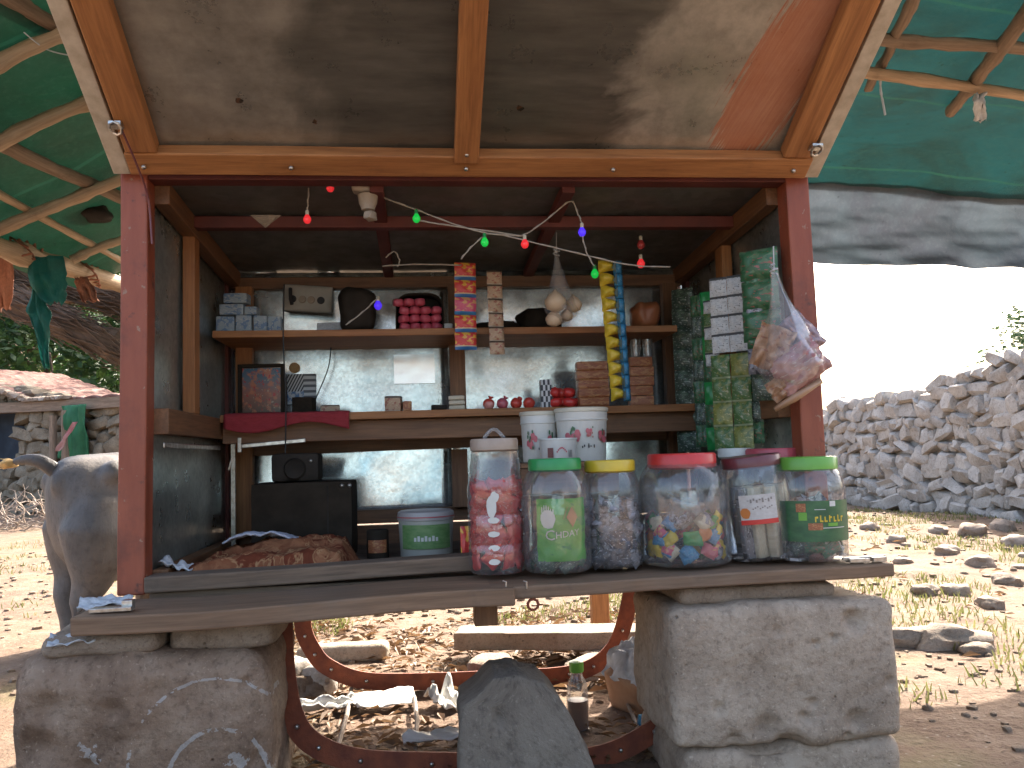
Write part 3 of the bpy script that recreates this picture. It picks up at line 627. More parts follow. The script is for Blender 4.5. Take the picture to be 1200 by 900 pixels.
# ------------------------------------------------------------------ dry stone boundary wall on the right
def stones(mb, p0, p1, h0, h1, th, size, gaps=(), ragged=.1, seed=1, squash=.7):
    p0, p1 = Vector(p0), Vector(p1); d = p1-p0; L = d.length; d.normalize(); nrm = V(d.y, -d.x, 0); rng = random.Random(seed)
    for side in (-1, 1):
        z = 0; row = 0
        while z < max(h0, h1)+size:
            rh = size*squash*rng.uniform(.7, 1.3); x = -rng.uniform(0, size)
            while x < L:
                wd = size*rng.choice((rng.uniform(.45, .9), rng.uniform(.8, 1.5), rng.uniform(1.3, 2.1))); cx = x+wd/2; hh = h0+(h1-h0)*cx/L + ragged*nz((cx*1.3, seed, 0))
                zz = z+rh/2+rng.uniform(-.28, .28)*rh
                if zz < hh and not any(a < cx < b and c_ < zz < e for a, b, c_, e in gaps):
                    c = p0+d*cx+nrm*(side*(th/2-size*.3)*(1-.25*z/max(hh, .1))+rng.uniform(-.03, .03)); c.z += zz
                    rot = Matrix.Rotation(math.atan2(d.y, d.x), 3, 'Z') @ Matrix.Rotation(rng.uniform(-.4, .4), 3, 'Y') @ Matrix.Rotation(rng.uniform(-.4, .4), 3, 'X')
                    mb.rock(c, (wd*.54, size*.55, rh*.58), rng.uniform(0, 60), 2, .34, .48, rot)
                x += wd*.97
            z += rh; row += 1
    core = th-size*.9
    a, b = p0+d*.05, p1-d*.05
    n = 24
    for i in range(n):
        q0, q1 = p0+d*(L*i/n), p0+d*(L*(i+1)/n)
        if any(a_ < L*(i+.5)/n < b_ for a_, b_, c_, e_ in gaps): continue
        hh = h0+(h1-h0)*(i+.5)/n - .16
        mb.bar(q0+V(0, 0, hh/2-.05), q1+V(0, 0, hh/2-.05), core, hh)
wq = [PX(1200, 415, 4.75), PX(970, 492, 4.86)]
wl = MB(); zA = wq[0].z; zB = wq[1].z
stones(wl, (4.95, 2.2, 0), (5.05, wq[0].y, 0), zA+.18, zA, .55, .17, seed=4)
stones(wl, (5.05, wq[0].y, 0), (5.1, 9.0, 0), zA, zB+.06, .55, .17, seed=5)
stones(wl, (5.2, 9.0, 0), (3.2, 11.5, 0), zB+.05, zB-.15, .55, .24, seed=6)
tag(wl.build('stone_wall', M['wall_stone'], base=(5, 5, 0), smooth=28), 'long dry stone wall of rough grey boulders along the right side of the yard', 'wall')


# ------------------------------------------------------------------ stone hut at the left back
h0, h1 = V(-9.6, 14.55, 0), V(-3.7, 11.35, 0); hd = (h1-h0).normalized(); hn = V(hd.y, -hd.x, 0)
if hn.y > 0: hn = -hn
def hz(u, v): d = ray(u, v); p = CAM + d*((h0-CAM).dot(hn)/d.dot(hn)); return p, (p-h0).dot(hd)
HUT = thing('stone_hut', 'low stone hut with red tiled roof and dark window in front of the trees', 'hut', (h0+h1)/2)
(pa, sa), (pb, sb) = hz(-12, 488), hz(42, 548); (pg0, _), (pg1, s1_) = hz(0, 440), hz(100, 472)
Lh = (h1-h0).length; hw = MB()
zt_ = hz(60, 478)[0].z
stones(hw, h0, h1, zt_, zt_-.06, .6, .27, gaps=[(sa, sb, pb.z, pa.z+.05)], ragged=.0, seed=21, squash=.62)
gb = MB()                                              # gable end leaning stones above the beam
gk = hz(-60, 425)
for i in range(170):
    s_ = rnd(0, s1_); u_ = s_/s1_; top = zt_+(gk[0].z-.12-zt_)*(1-max(0, (s_-gk[1]))/(s1_-gk[1]) if s_ > gk[1] else .6+.4*s_/gk[1])
    z = rnd(zt_+.05, max(zt_+.06, top-.04)); hw.rock(h0+hd*s_-hn*.15+V(0, 0, z)+hn*rnd(-.05, .05), (rnd(.12, .2), .2, rnd(.07, .12)), i*.37, 2, .26, .62, Matrix.Rotation(math.atan2(hd.y, hd.x), 3, 'Z'))
hw.build('wall', M['hut_stone'], HUT, smooth=40)
MB().bar(h0+V(0, 0, zt_+.03)+hn*.32, h1+V(0, 0, zt_-.02)+hn*.32, .14, .16, seg=10, warp=.03).build('eave_beam', M['bamboo_grey'], HUT)
# roof: tile courses over the gable slope
def rz(s_): return gk[0].z-.10-abs(s_-gk[1])*((gk[0].z+.1-zt_)/(s1_-gk[1]))
rf = MB(); dk = -hn
def roofpt(s_, t): q = h0+hd*s_+dk*(t*2.6-.35); q.z = max(rz(s_)+.02*t, zt_+.06+.22*t); return q
rf.grid(lambda u, v: roofpt(u*(Lh+.3), v)+V(0, 0, .03*abs(math.sin(u*Lh*9))+.02*((v*14) % 1)), 240, 42)
k = NT('clay_tiles'); v = k.coord('obj'); c = k.ramp(k.noise(v, 5, 5, .7), (.3, (.12, .055, .042)), (.55, (.20, .095, .072)), (.72, (.30, .25, .21))); k.bump(k.noise(v, 20, 4, .6), .5, .03); M['tiles'] = k.set(c, .85)
rf.build('roof', M['tiles'], HUT, smooth=30, solid=.05)
rr = MB()
for i in range(60): s_ = i/59*s1_; q = roofpt(s_, 0)+V(0, 0, .05); rr.rock(q, (.1, .13, .045), i, 1, .3, .7)
rr.build('roof_edge', M['rubble'], HUT, smooth=40)
sh = MB(); c0, c1 = h0+hd*(sa-.05), h0+hd*(sb+.05)
sh.bar(c0+V(0, 0, (pa.z+pb.z)/2), c1+V(0, 0, (pa.z+pb.z)/2), .03, pa.z-pb.z+.2)
M['blue_cloth'] = basic('dark_blue_cloth', (.02, .03, .045), (.035, .05, .07), 4, .9, 0, .3, 9, 'obj')
wn = sh.build('window', M['blue_cloth'], HUT)
MB().bar(c0+V(0, 0, pa.z+.07)+hn*.25, c1+V(0, 0, pa.z+.07)+hn*.25, .16, .12).build('lintel', M['bamboo_grey'], wn)
# things in front of the hut
for i, (u, v0, v1, wpx, lab) in enumerate(((63, 487, 600, 9, 'short split grey post leaning at the hut wall near the window'), (77, 481, 600, 11, 'taller split grey post standing in front of the hut wall'))):
    b = hz(u, 600)[0]+hn*.8; b = P(u, 600, b.y); tp_ = CAM+ray(u+(1 if i else -1), v0)*((b.y-CAM.y)/ray(u, v0).y); b.z = -.05
    mb = MB(); rs = wpx*mpp(b)*.5
    mb.tube([b.lerp(tp_, t/8)+V(.05*nz((t, i, 3)), 0, 0) for t in range(9)], [rs*(1.1-.02*t) for t in range(9)], 9, bumpy=.3)
    tag(mb.build('wooden_post', M['bamboo_grey'], base=b, smooth=50), lab, 'post', 'posts by the hut')
cl = hz(118, 506)[0]+hn*.5
def drape(c, wd, ht, seed): return lambda u, v: c+hd*((u-.5)*wd)+V(0, 0, (.5-v)*ht)+hn*(.12*nz((u*4, v*1.5, seed))+.05*nz((u*11, v*3, seed)))
tag(MB().grid(drape(cl, 40*mpp(cl), 62*mpp(cl), 2), 20, 20, flip=True).build('cloth', basic('green_cloth', (.015, .10, .045), (.03, .16, .07), 5, .8, 0, .2, 9, 'obj'), base=cl, smooth=180, solid=.01), 'green cloth hanging on the hut wall beside the red post', 'cloth', 'washing on the hut')
cl2 = hz(126, 512)[0]+hn*.75
tag(MB().grid(lambda u, v: cl2+hd*((u-.5)*.10+(.5-v)*.35)+V(0, 0, (.5-v)*.42)+hn*.05*nz((u*3, v*3, 1)), 6, 14).build('cloth', basic('red_white_cloth', (.30, .03, .05), (.42, .25, .23), 3, .8, 0, .2, 9, 'obj'), base=cl2, smooth=180, solid=.01), 'narrow red and white cloth hung over the green one', 'cloth', 'washing on the hut')

# brushwood heap
bc = PZ(12, 622); bh = MB()
for i in range(170):
    c = bc+V(rnd(-.9, .55), rnd(-.3, .5), rnd(0, .30)); a = rnd(0, 6.28); L = rnd(.15, .4); pts = [c]
    dd = V(math.cos(a), .6*math.sin(a), rnd(-.2, .7))
    for j in range(5): dd = (dd+V(rnd(-.5, .5), rnd(-.4, .4), rnd(-.5, .5))).normalized(); pts.append(pts[-1]+dd*L/4); pts[-1].z = max(.02, pts[-1].z)
    bh.tube(pts, [.009, .008, .007, .006, .004, .003], 4)
tag(bh.build('brushwood_heap', M['twig'], base=bc), 'tangled heap of bare thorny brushwood on the ground left of the buffalo', 'brushwood')

# ------------------------------------------------------------------ trees
def tree(loc, h, r, nleaf, leaf, label, seed, mat='leaf_dark', trunk_r=.16, low=.25):
    rng = random.Random(seed); loc = Vector(loc); T_ = thing('tree', label, 'tree', loc, 'trees beyond the yard')
    tk = MB(); bend = [loc+V(rng.uniform(-.1, .1)*i*.4, rng.uniform(-.1, .1)*i*.4, -.1+h*.62*i/6) for i in range(7)]
    tk.tube(bend, [trunk_r*(1.2-.14*i) for i in range(7)], 9, bumpy=.2); cl = []
    for i in range(13):
        b = bend[rng.randint(2, 6)]; a = i*2.4+rng.uniform(-.4, .4); rr = r*rng.uniform(.35, .9); e = loc+V(math.cos(a)*rr, math.sin(a)*rr, h*rng.uniform(low+.08, .95))
        mid = b.lerp(e, .5)+V(0, 0, rng.uniform(-.1, .3)); tk.tube([b, mid, e], [trunk_r*.45, trunk_r*.28, trunk_r*.1], 6, bumpy=.2)
        cl.append((e, r*rng.uniform(.28, .5)))
        for q in range(3): cl.append((e+V(rng.gauss(0, 1), rng.gauss(0, 1), rng.gauss(0, .8))*r*.3, r*rng.uniform(.14, .3)))
    tk.build('trunk', M['bark'], T_, smooth=60)
    cr = MB(); vs = []; fs = []
    for i in range(nleaf):
        c, cr_ = cl[rng.randrange(len(cl))]; d = V(rng.gauss(0, 1), rng.gauss(0, 1), rng.gauss(0, 1)).normalized()*cr_*rng.uniform(.3, 1.05)**.6; p = c+d
        if p.z < h*low*.6: continue
        ax = V(rng.gauss(0, 1), rng.gauss(0, 1), rng.gauss(0, .6)-.2).normalized(); sd_ = ax.orthogonal().normalized(); L = leaf*rng.uniform(.6, 1.3)
        b = len(vs); vs += [p-ax*L*.5, p+sd_*L*.22, p+ax*L*.5, p-sd_*L*.22]; fs.append([b, b+1, b+2, b+3])
    cr.add(vs, fs); cr.build('crown', M[mat], T_)
tree((-14.5, 21, 0), 8.0, 3.6, 14000, .27, 'broad dark tree behind the hut at the far left', 3, 'leaf_dark', low=.08)
tree((-9.3, 20, 0), 7.0, 3.3, 14000, .26, 'dense tree rising behind the middle of the hut roof', 5, 'leaf_dark', low=.08)
tree((-5.0, 19, 0), 7.5, 3.2, 13000, .25, 'lighter green tree behind the right end of the hut', 8, 'leaf_mid', low=.08)
tree((-12.0, 26, 0), 8.5, 4.0, 9000, .35, 'tall tree far behind the other trees at the left', 12, 'leaf_mid', low=.12)
tree((17.2, 19, 0), 4.8, 2.3, 6000, .22, 'small tree beyond the right end of the stone wall', 14, 'leaf_mid', low=.1)
tree((29, 30, 0), 6.5, 3.4, 5000, .3, 'distant tree standing to the right of the small one beyond the wall', 15, 'leaf_mid', low=.1)
# unseen limewashed house added behind the camera to reflect sunlight onto the sheet metal
HO = thing('reflector_house', 'unseen pale blue limewashed house with a blue door facing the kiosk from across the yard', 'reflector_house', (-.5, -12, 0))
M['reflector_whitewash'] = basic('reflector_limewash', (.27, .38, .46), (.20, .29, .35), 2.5, .9, 0, .3, 14, 'obj')
q = MB(); q.box((-4.6, -16, -.2), (-1.3, -11.8, 2.15)); q.box((-.3, -16, -.2), (3.8, -11.8, 2.15)); q.box((-1.3, -16, 1.9), (-.3, -11.8, 2.15)); q.build('wall', M['reflector_whitewash'], HO)  # walls of the added unseen house
q = MB(); q.box((-1.3, -12.1, 0), (-.3, -12.0, 1.9)); q.build('door', basic('reflector_door_paint', (.05, .14, .22), (.08, .18, .27), 6, .6), HO)  # door of the added unseen house
q = MB(); q.bar((-.4, -11.3, 2.12), (-.4, -16.3, 4.2), 9.2, .10); q.build('roof', M['thatch'], HO)  # roof of the added unseen house

# ------------------------------------------------------------------ buffalo
k = NT('buffalo_hide'); v = k.coord('obj')
c = k.ramp(k.noise(v, 4.5, 5, .6), (.35, (.075, .073, .074)), (.55, (.13, .122, .118)), (.75, (.20, .17, .145)))
c = k.mix(k.ramp(k.noise(v, 38, 5, .7), (.5, 0.0), (.7, .5)), c, (.045, .04, .038))
k.bump(k.mix(.4, k.noise(k.coord('obj', (20, 20, 5)), 5, 4, .6), k.noise(k.coord('obj', (1, 1, .25)), 120, 3, .6)), .6, .006); M['hide'] = k.set(c, .55, 0, .4)
def skin(name, verts, edges, mat, parent, root=0, sub=2):
    me = bpy.data.meshes.new(name); me.from_pydata([Vector(v[0]) for v in verts], edges, []); o = bpy.data.objects.new(name, me); COL.objects.link(o)
    o.modifiers.new('skin', 'SKIN'); sb = o.modifiers.new('sub', 'SUBSURF'); sb.levels = sb.render_levels = sub
    for i, v in enumerate(verts):
        s = me.skin_vertices[0].data[i]; rr = v[1]; s.radius = (rr, rr) if isinstance(rr, (int, float)) else rr; s.use_root = (i == root)
    bpy.context.view_layer.update(); dg = bpy.context.evaluated_depsgraph_get()
    nm = bpy.data.meshes.new_from_object(o.evaluated_get(dg)); o.modifiers.clear(); o.data = nm; bpy.data.meshes.remove(me)
    nm.materials.clear(); nm.materials.append(mat); nm.shade_smooth(); o.parent = parent; return o
BUF = thing('buffalo', 'grey water buffalo standing in the yard beside the kiosk with its rump turned this way', 'buffalo', (0, 0, 0))
bb = MB()
tr = [(-.575, .57, .03, .05), (-.56, .56, .085, .12), (-.53, .545, .145, .18), (-.47, .515, .195, .222), (-.37, .495, .228, .245), (-.15, .475, .245, .255), (.05, .475, .24, .255), (.25, .50, .205, .235), (.38, .54, .16, .20), (.50, .60, .11, .145), (.62, .65, .09, .115), (.70, .66, .085, .095)]
vs_ = []; fs_ = []; NN = 28
for x, zc, ry, rz_ in tr:
    for q in range(NN): a = 2*math.pi*q/NN; vs_.append((x, ry*math.copysign(abs(math.cos(a))**.85, math.cos(a)), zc+rz_*math.copysign(abs(math.sin(a))**.9, math.sin(a))))
for i in range(len(tr)-1):
    for q in range(NN): fs_.append([i*NN+q, (i+1)*NN+q, (i+1)*NN+(q+1) % NN, i*NN+(q+1) % NN])
fs_ += [list(range(NN)), [(len(tr)-1)*NN+q for q in range(NN)][::-1]]; bb.add(vs_, fs_)
bb.tube([(-.50, 0, .705), (-.3, 0, .725), (0, 0, .715), (.25, 0, .72), (.4, 0, .725)], [.035, .03, .03, .035, .03], 10)
bb.tube([(.64, 0, .665), (.74, 0, .65), (.83, 0, .58), (.91, 0, .525)], [.09, .088, .066, .05], 14)
for s_ in (-1, 1):
    bb.rock((-.37, s_*.155, .665), (.075, .055, .055), 1, 3, 0, 1); bb.rock((-.535, s_*.075, .635), (.045, .045, .06), 1, 3, 0, 1)
    bb.tube([(-.40, s_*.12, .56), (-.43, s_*.135, .44), (-.435, s_*.145, .34), (-.45, s_*.135, .255), (-.475, s_*.128, .19), (-.462, s_*.124, .10), (-.452, s_*.122, .05), (-.435, s_*.122, .0)], [.11, .135, .105, .068, .048, .038, .042, .05], 16)
    bb.tube([(.28, s_*.12, .52), (.27, s_*.135, .40), (.28, s_*.13, .28), (.30, s_*.125, .19), (.30, s_*.12, .10), (.305, s_*.12, .05), (.325, s_*.12, 0)], [.10, .10, .062, .05, .036, .04, .048], 16)
body = bb.build('body', M['hide'], BUF)
q = body.modifiers.new('remesh', 'REMESH'); q.mode = 'VOXEL'; q.voxel_size = .013; q.use_smooth_shade = True
q = body.modifiers.new('smooth', 'SMOOTH'); q.factor = .5; q.iterations = 7
hip = MB()
tl = MB(); tpts = crom([(-.53, .0, .67), (-.585, .01, .715), (-.62, .03, .728), (-.645, .05, .728), (-.665, .075, .722)], 5); tl.tube(tpts, [.03-.016*i/(len(tpts)-1) for i in range(len(tpts))], 8)
tail = tl.build('tail', M['hide'], BUF, smooth=180)
tf = MB(); tf.rock((-.682, .10, .716), (.022, .035, .018), 2, 3, .25, .9)
for i in range(60): c = V(-.68+rnd(-.012, .012), .09+rnd(0, .03), .716+rnd(-.015, .015)); tf.bar(c, c+V(rnd(-.03, -.01), rnd(.01, .03), rnd(-.012, .006)), .004, .003)
tf.build('tail_tuft', basic('straw_hair', (.50, .32, .12), (.62, .42, .18), 30, .8, 0, .3), tail, smooth=180)
for s_ in (-1, 1):
    hp_ = crom([(.70, s_*.05, .73), (.66, s_*.15, .77), (.56, s_*.22, .79), (.46, s_*.21, .81)], 5)
    MB().tube(hp_, [.03-.022*i/(len(hp_)-1) for i in range(len(hp_))], 8).build('horn', M['boulder'], BUF, smooth=180)
    e = MB(); e.grid(lambda u, v: V(.66-.03*math.sin(v*3.1)*(u-.5)*2, s_*(.07+.14*v), .66-.05*v+.045*math.sin(v*3.14)*(u-.5)*2-.01*math.cos(u*3)), 6, 8)
    e.build('ear', M['hide'], BUF, smooth=180, solid=.008)
    MB().rock((.775, s_*.068, .66), .013, 1, 2, 0, 1).build('eye', M['black_ink'], BUF, smooth=180)
bp = PZ(72, 765); BUF.location = V(bp.x+.44, bp.y+.30, 0); BUF.rotation_euler = (0, 0, math.radians(34)); BUF.scale = (1.03,)*3

# ------------------------------------------------------------------ ground clutter
def on(u, v, lift=0): p = PZ(u, v); p.z = gz(p.x, p.y)+lift; return p
a_, b_ = on(530, 778), on(782, 778)
tag(MB().block(((a_+b_)/2)+V(.02, .06, .075), ((b_-a_).length/2, .075, .032), .008, .004, 9, (), 30, 4, Matrix.Rotation(math.atan2(b_.y-a_.y, b_.x-a_.x), 3, 'Z')).build('concrete_beam', M['concrete'], base=(a_+b_)/2, smooth=180, weld=True), 'long pale concrete beam lying on stones behind the kiosk', 'beam')
for u, v, sx, sy, sz, lab in ((575, 790, .10, .06, .035, 'flat stone under the left end of the concrete beam'), (700, 786, .16, .06, .035, 'low stone under the right part of the concrete beam')):
    tag(MB().rock(on(u, v, .02), (sx, sy, sz), u*.01, 3, .2, .6).build('stone', M['rubble'], base=on(u, v), smooth=60), lab, 'stone', 'loose stones under the kiosk')
c = on(402, 776)
tag(MB().block(c+V(.0, .05, .025), (.155, .05, .026), .018, .006, 8, (), 20, 6, Matrix.Rotation(-.08, 3, 'Z')).build('stone_bar', M['concrete'], base=c, smooth=180, weld=True), 'long brown stone lying on the sunlit ground behind the left of the hoop', 'stone', 'loose stones under the kiosk')
p = on(704, 752); tag(MB().bar(p-V(0, 0, .05), V(p.x, p.y, P(704, 690, p.y).z), .065, .05, (0, 1, 0), seg=4, warp=.004).build('timber_prop', M['wood'], base=p, bevel=.003), 'square timber prop standing on the ground under the rear of the kiosk', 'timber prop')
# carton with white lining
CT = thing('carton', 'torn brown carton with a white plastic lining lying under the kiosk', 'carton', on(755, 838))
cb = on(757, 832); rm = Matrix.Rotation(.45, 3, 'Z') @ Matrix.Rotation(-.30, 3, 'Y') @ Matrix.Rotation(.1, 3, 'X')
q = MB(); q.block(cb+V(.01, .02, .07), (.085, .07, .055), .004, .003, 9, (), 8, 3, rm); q.build('box', basic('cardboard', (.33, .18, .10), (.42, .25, .15), 14, .85, 0, .2), CT, smooth=180, weld=True)
q = MB(); cc = cb+V(-.055, -.0, .10)
q.grid(lambda u, v: cc+rm @ V(-.03+.13*u-.02*nz((u*4, v*4, 1)), -.09+.16*v, .045+.03*nz((u*5, v*4, 3), 1)-.13*max(0, .35-u)), 14, 12); q.build('plastic_lining', M['white_cloth'], CT, smooth=180, solid=.003)
# bottle, papers, bags, scraps, strips
BT = thing('plastic_bottle', 'small plastic bottle with bright green cap and brown contents on the ground under the kiosk', 'bottle', on(678, 853))
c = on(678, 853); r = 13*mpp(c)
MB().lathe([(.2*r, 0), (r*.95, .002), (r, .02), (r, .085), (r*.9, .10), (r*.95, .112), (r*.55, .135), (r*.5, .15)], c, 20).build('bottle_body', M['clear_hazy'], BT, smooth=40)
MB().lathe([(r*.2, .004), (r*.9, .004), (r*.93, .075), (r*.2, .078)], c, 20).build('contents', basic('brown_liquid', (.20, .10, .05), None, rough=.3), BT, smooth=40)
MB().lathe([(r*.62, .146), (r*.66, .15), (r*.66, .172), (r*.2, .175)], c, 20).build('cap', M['pl_lime'], BT, smooth=40)
def sheet(mb, c, wd, ln, rz_, tilt, amp, seed):
    Rm = Matrix.Rotation(rz_, 3, 'Z') @ Matrix.Rotation(tilt, 3, 'X')
    return mb.grid(lambda u, v: c+Rm @ V((u-.5)*wd, (v-.5)*ln, amp*fb((u*3+seed, v*3, seed), 1.0, seed, 3)), 12, 12)
M['paper'] = basic('white_paper', (.70, .69, .66), (.6, .58, .53), 6, .8)
for u, v, wd, ln, rz_, tl_, am, lab, nm in ((452, 830, .17, .10, .15, .18, .012, 'bright white sheet of paper in the sun inside the rear hoop', 'paper_sheet'), (525, 828, .09, .12, .5, .2, .05, 'crumpled white plastic scrap beside the boulder', 'plastic_scrap'), (385, 838, .16, .05, .1, .1, .03, 'thin white plastic rag near the left stone block', 'plastic_scrap'), (520, 878, .20, .05, .1, .05, .02, 'torn white plastic strip on the ground left of the boulder', 'plastic_scrap'), (363, 818, .08, .08, .3, .9, .01, 'pale grey slab of broken tile leaning behind the left block', 'tile_piece')):
    tag(sheet(MB(), on(u, v, .03), wd, ln, rz_, tl_, am, u*.1).build(nm, M['paper'] if nm != 'tile_piece' else M['slab'], base=on(u, v), smooth=180, solid=.002 if nm != 'tile_piece' else .02), lab, nm.replace('_', ' '), 'litter under the kiosk')
tag(MB().rock(on(756, 858, .02), (.02, .015, .018), 3, 2, .4, .7).build('plastic_scrap', M['pl_blue'], base=on(756, 858)), 'small blue plastic scrap by the edge of the front hoop', 'plastic scrap', 'litter under the kiosk')
for i, (a, b, lab) in enumerate((((412, 818), (395, 888), 'thin pale stick lying on the ground at the left under the kiosk'), ((486, 828), (487, 890), 'straight pale stick lying on the ground in the middle under the kiosk'), ((716, 800), (748, 862), 'bent brown stick leaning by the carton'), ((752, 738), (790, 775), 'thin grey stick poking out behind the right block'))):
    pa_, pb_ = on(*a, .03), on(*b, .012); tag(MB().tube([pa_, pa_.lerp(pb_, .5)+V(.006, 0, .006), pb_], [.006, .006, .005], 6).build('stick', M['twig'], base=pa_), lab, 'stick', 'sticks under the kiosk')
tag(MB().rock(on(345, 812, .045), (.055, .05, .06), 4, 3, .25, .65).build('stone', M['wall_stone'], base=on(345, 812), smooth=60), 'grey stone beside the left block at the end of the hoop', 'stone', 'loose stones under the kiosk')
tag(MB().rock(on(372, 812, .04), (.055, .04, .05), 9, 3, .2, .6).build('stone', M['wall_stone'], base=on(372, 812), smooth=60), 'pale stone just right of the grey one behind the left block', 'stone', 'loose stones under the kiosk')
tag(MB().rock(on(560, 858, .03), (.07, .04, .04), 14, 3, .25, .65).build('stone', M['rubble'], base=on(560, 858), smooth=60), 'low brown stone half hidden behind the boulder', 'stone', 'loose stones under the kiosk')
# loose stones on the right
rb = None
spots = [(1070, 758, .09, 1.6), (1120, 762, .10, 1.7), (1145, 770, .06, 1.2), (1180, 690, .07, 1.3), (1110, 655, .08, 1.3), (1150, 668, .08, 1.2), (1085, 700, .06, 1.4), (1060, 668, .05, 1.5), (1120, 700, .07, 1.3), (1160, 715, .06, 1.4), (1190, 640, .10, 1.2), (1100, 628, .09, 1.3), (1140, 630, .12, 1.2), (1175, 625, .12, 1.1), (1050, 640, .08, 1.3), (1020, 625, .09, 1.2), (1198, 740, .06, 1.4), (1092, 736, .05, 1.5), (1170, 800, .03, 1.3), (1110, 820, .03, 1.2), (1065, 850, .025, 1.3), (1180, 860, .03, 1.3), (1130, 880, .025, 1.2), (1085, 790, .03, 1.3), (1040, 690, .05, 1.4), (1015, 600, .10, 1.4), (1060, 610, .12, 1.2), (1135, 740, .05, 1.5)]
for i, (u, v, r, el) in enumerate(spots[:16]):
    p = on(u, v, r*.10); o = MB().rock(p, (r*el*.72, r*.75, r*.55), i*1.7+.4, 3, .34, .78).build('loose_stone', M['rubble'], base=p, smooth=50)
    tag(o, 'rough loose stone lying on the sunlit rubble between the kiosk and the stone wall', 'stone', 'loose stones on the right')
for i in range(12):
    p = V(rnd(1.2, 4.6), rnd(.4, 7.0), 0); r = rnd(.02, .05); p.z = gz(p.x, p.y)+r*.1
    tag(MB().rock(p, (r*rnd(1, 1.6), r, r*.6), i*2.1, 2, .3, .6).build('loose_stone', M['rubble'], base=p, smooth=50), 'rough loose stone lying on the sunlit rubble between the kiosk and the stone wall', 'stone', 'loose stones on the right')
gv = MB()
for i in range(3400):
    t = rnd(0, 1)
    if t < .5: p = V(rnd(-1.0, 1.6), rnd(.2, 4.5), 0)
    elif t < .85: p = V(rnd(1.0, 4.8), rnd(-.4, 8), 0)
    else: p = V(rnd(-3.5, -1.0), rnd(.2, 6), 0)
    r = rnd(.003, .014)*(1 if p.y < 2 else 1.4); p.z = gz(p.x, p.y)+r*.1; gv.rock(p, (r*1.3, r, r*.8), i*.7, 1, .3, .7)
M['grit'] = stone('grit', (.17, .12, .085), (.235, .175, .125), (.31, .25, .195), scale=9)
tag(gv.build('gravel', M['grit'], smooth=50), kind='stuff')
lv = MB()
for i in range(3800):
    p = V(rnd(-1.0, .95), rnd(.05, 1.9), 0) if rnd(0, 1) < .86 else V(rnd(.9, 4.5), rnd(.5, 6.5), 0)
    if fb((p.x, p.y, 0), 2.2, 3, 3) < -.22: continue
    p.z = gz(p.x, p.y)+rnd(.004, .02); a = rnd(0, 6.28); L = rnd(.012, .034); d = V(math.cos(a), math.sin(a), rnd(-.4, .4)).normalized(); s_ = V(-d.y, d.x, rnd(-.5, .5))*L*.35
    lv.add([p-d*L, p+s_+V(0, 0, L*.3), p+d*L, p-s_+V(0, 0, L*.25)], [[0, 1, 2, 3]])
tag(lv.build('leaf_litter', M['dry_grass']), kind='stuff')
gs = MB(); cnt = 0
while cnt < 30000:
    t = rnd(0, 1)
    p = V(rnd(-.9, 1.6), rnd(1.7, 5.5), 0) if t < .45 else (V(rnd(1.1, 4.7), rnd(.3, 7.5), 0) if t < .9 else V(rnd(-4, -1.2), rnd(2.5, 9), 0))
    f = fb((p.x, p.y, 0), 1.3, 17, 4)
    if f < (.04 if t > .45 else -.02): continue
    p.z = gz(p.x, p.y); h = rnd(.012, .038); a = rnd(0, 6.28); d = V(math.cos(a), math.sin(a), 0); e = p+V(rnd(-.6, .6)*h, rnd(-.6, .6)*h, h)
    wv = h*.11; md = p.lerp(e, .55)+V(0, 0, h*.1); gs.add([p-d*wv, p+d*wv, md+d*wv*.7, e, md-d*wv*.7], [[0, 1, 2, 4], [4, 2, 3]]); cnt += 1
tag(gs.build('grass', M['grass']), kind='stuff')

# ================================================================== goods
def px(u0, u1, v, Y): a, b = P(u0, v, Y), P(u1, v, Y); return (a+b)/2, (b-a).length
def hpx(u, v0, v1, Y): return abs(P(u, v0, Y).z-P(u, v1, Y).z)
Z1, Z2, ZF, ZC = 1.0893, .8500, .4455, .4615         # tops of upper shelf, lower shelf, floor, counter
def carton(u0, u1, v0, v1, Y, z0, dp, m, label, cat, name='carton', group=None, rz_=0.0, bev=.0025):
    c, wd = px(u0, u1, (v0+v1)/2, Y); h = hpx((u0+u1)/2, v0, v1, Y); c.z = z0
    mb = MB(); mb.block((0, 0, h/2), (wd/2, dp/2, h/2), min(.004, h/4), .0012, 20, (), 6, u0*.1)
    for i, p in enumerate(mb.l): mb.l[i] = V(p.x/wd+.5, p.z/h+.5, p.y*9+u0)
    o = mb.build(name, M[m] if isinstance(m, str) else m, base=None, smooth=60, weld=True); o.location = c; o.rotation_euler = (0, 0, rz_)
    return tag(o, label, cat, group), c, wd, h
# printed films
M['pk_blue'] = printed('pale_blue_packet', (.34, .42, .48), (.16, .26, .42), (.5, .54, .56), 1.6, rough=.5)
M['pk_red'] = printed('red_sachet', (.60, .05, .05), (.72, .42, .06), (.62, .12, .04), 1.6, ((0, .18, (.05, .16, .38)), (.18, .24, (.6, .5, .3))))
M['pk_pink'] = printed('pink_sachet', (.60, .08, .16), (.66, .36, .14), (.62, .2, .2), 1.6, ((0, .2, (.05, .2, .42)),))
M['pk_beige'] = printed('beige_sachet', (.46, .31, .20), (.34, .13, .09), (.52, .42, .28), 1.5, ((.86, 1, (.10, .07, .05)), (0, .06, (.5, .44, .36))), .5)
M['pk_white'] = printed('white_sachet', (.60, .61, .60), (.52, .54, .54), (.20, .21, .20), 1.9, ((.87, 1, (.07, .07, .07)),), .45)
M['pk_green'] = printed('green_sachet', (.07, .15, .05), (.18, .21, .07), (.32, .34, .24), 1.5, ((0, .08, (.3, .36, .22)),))
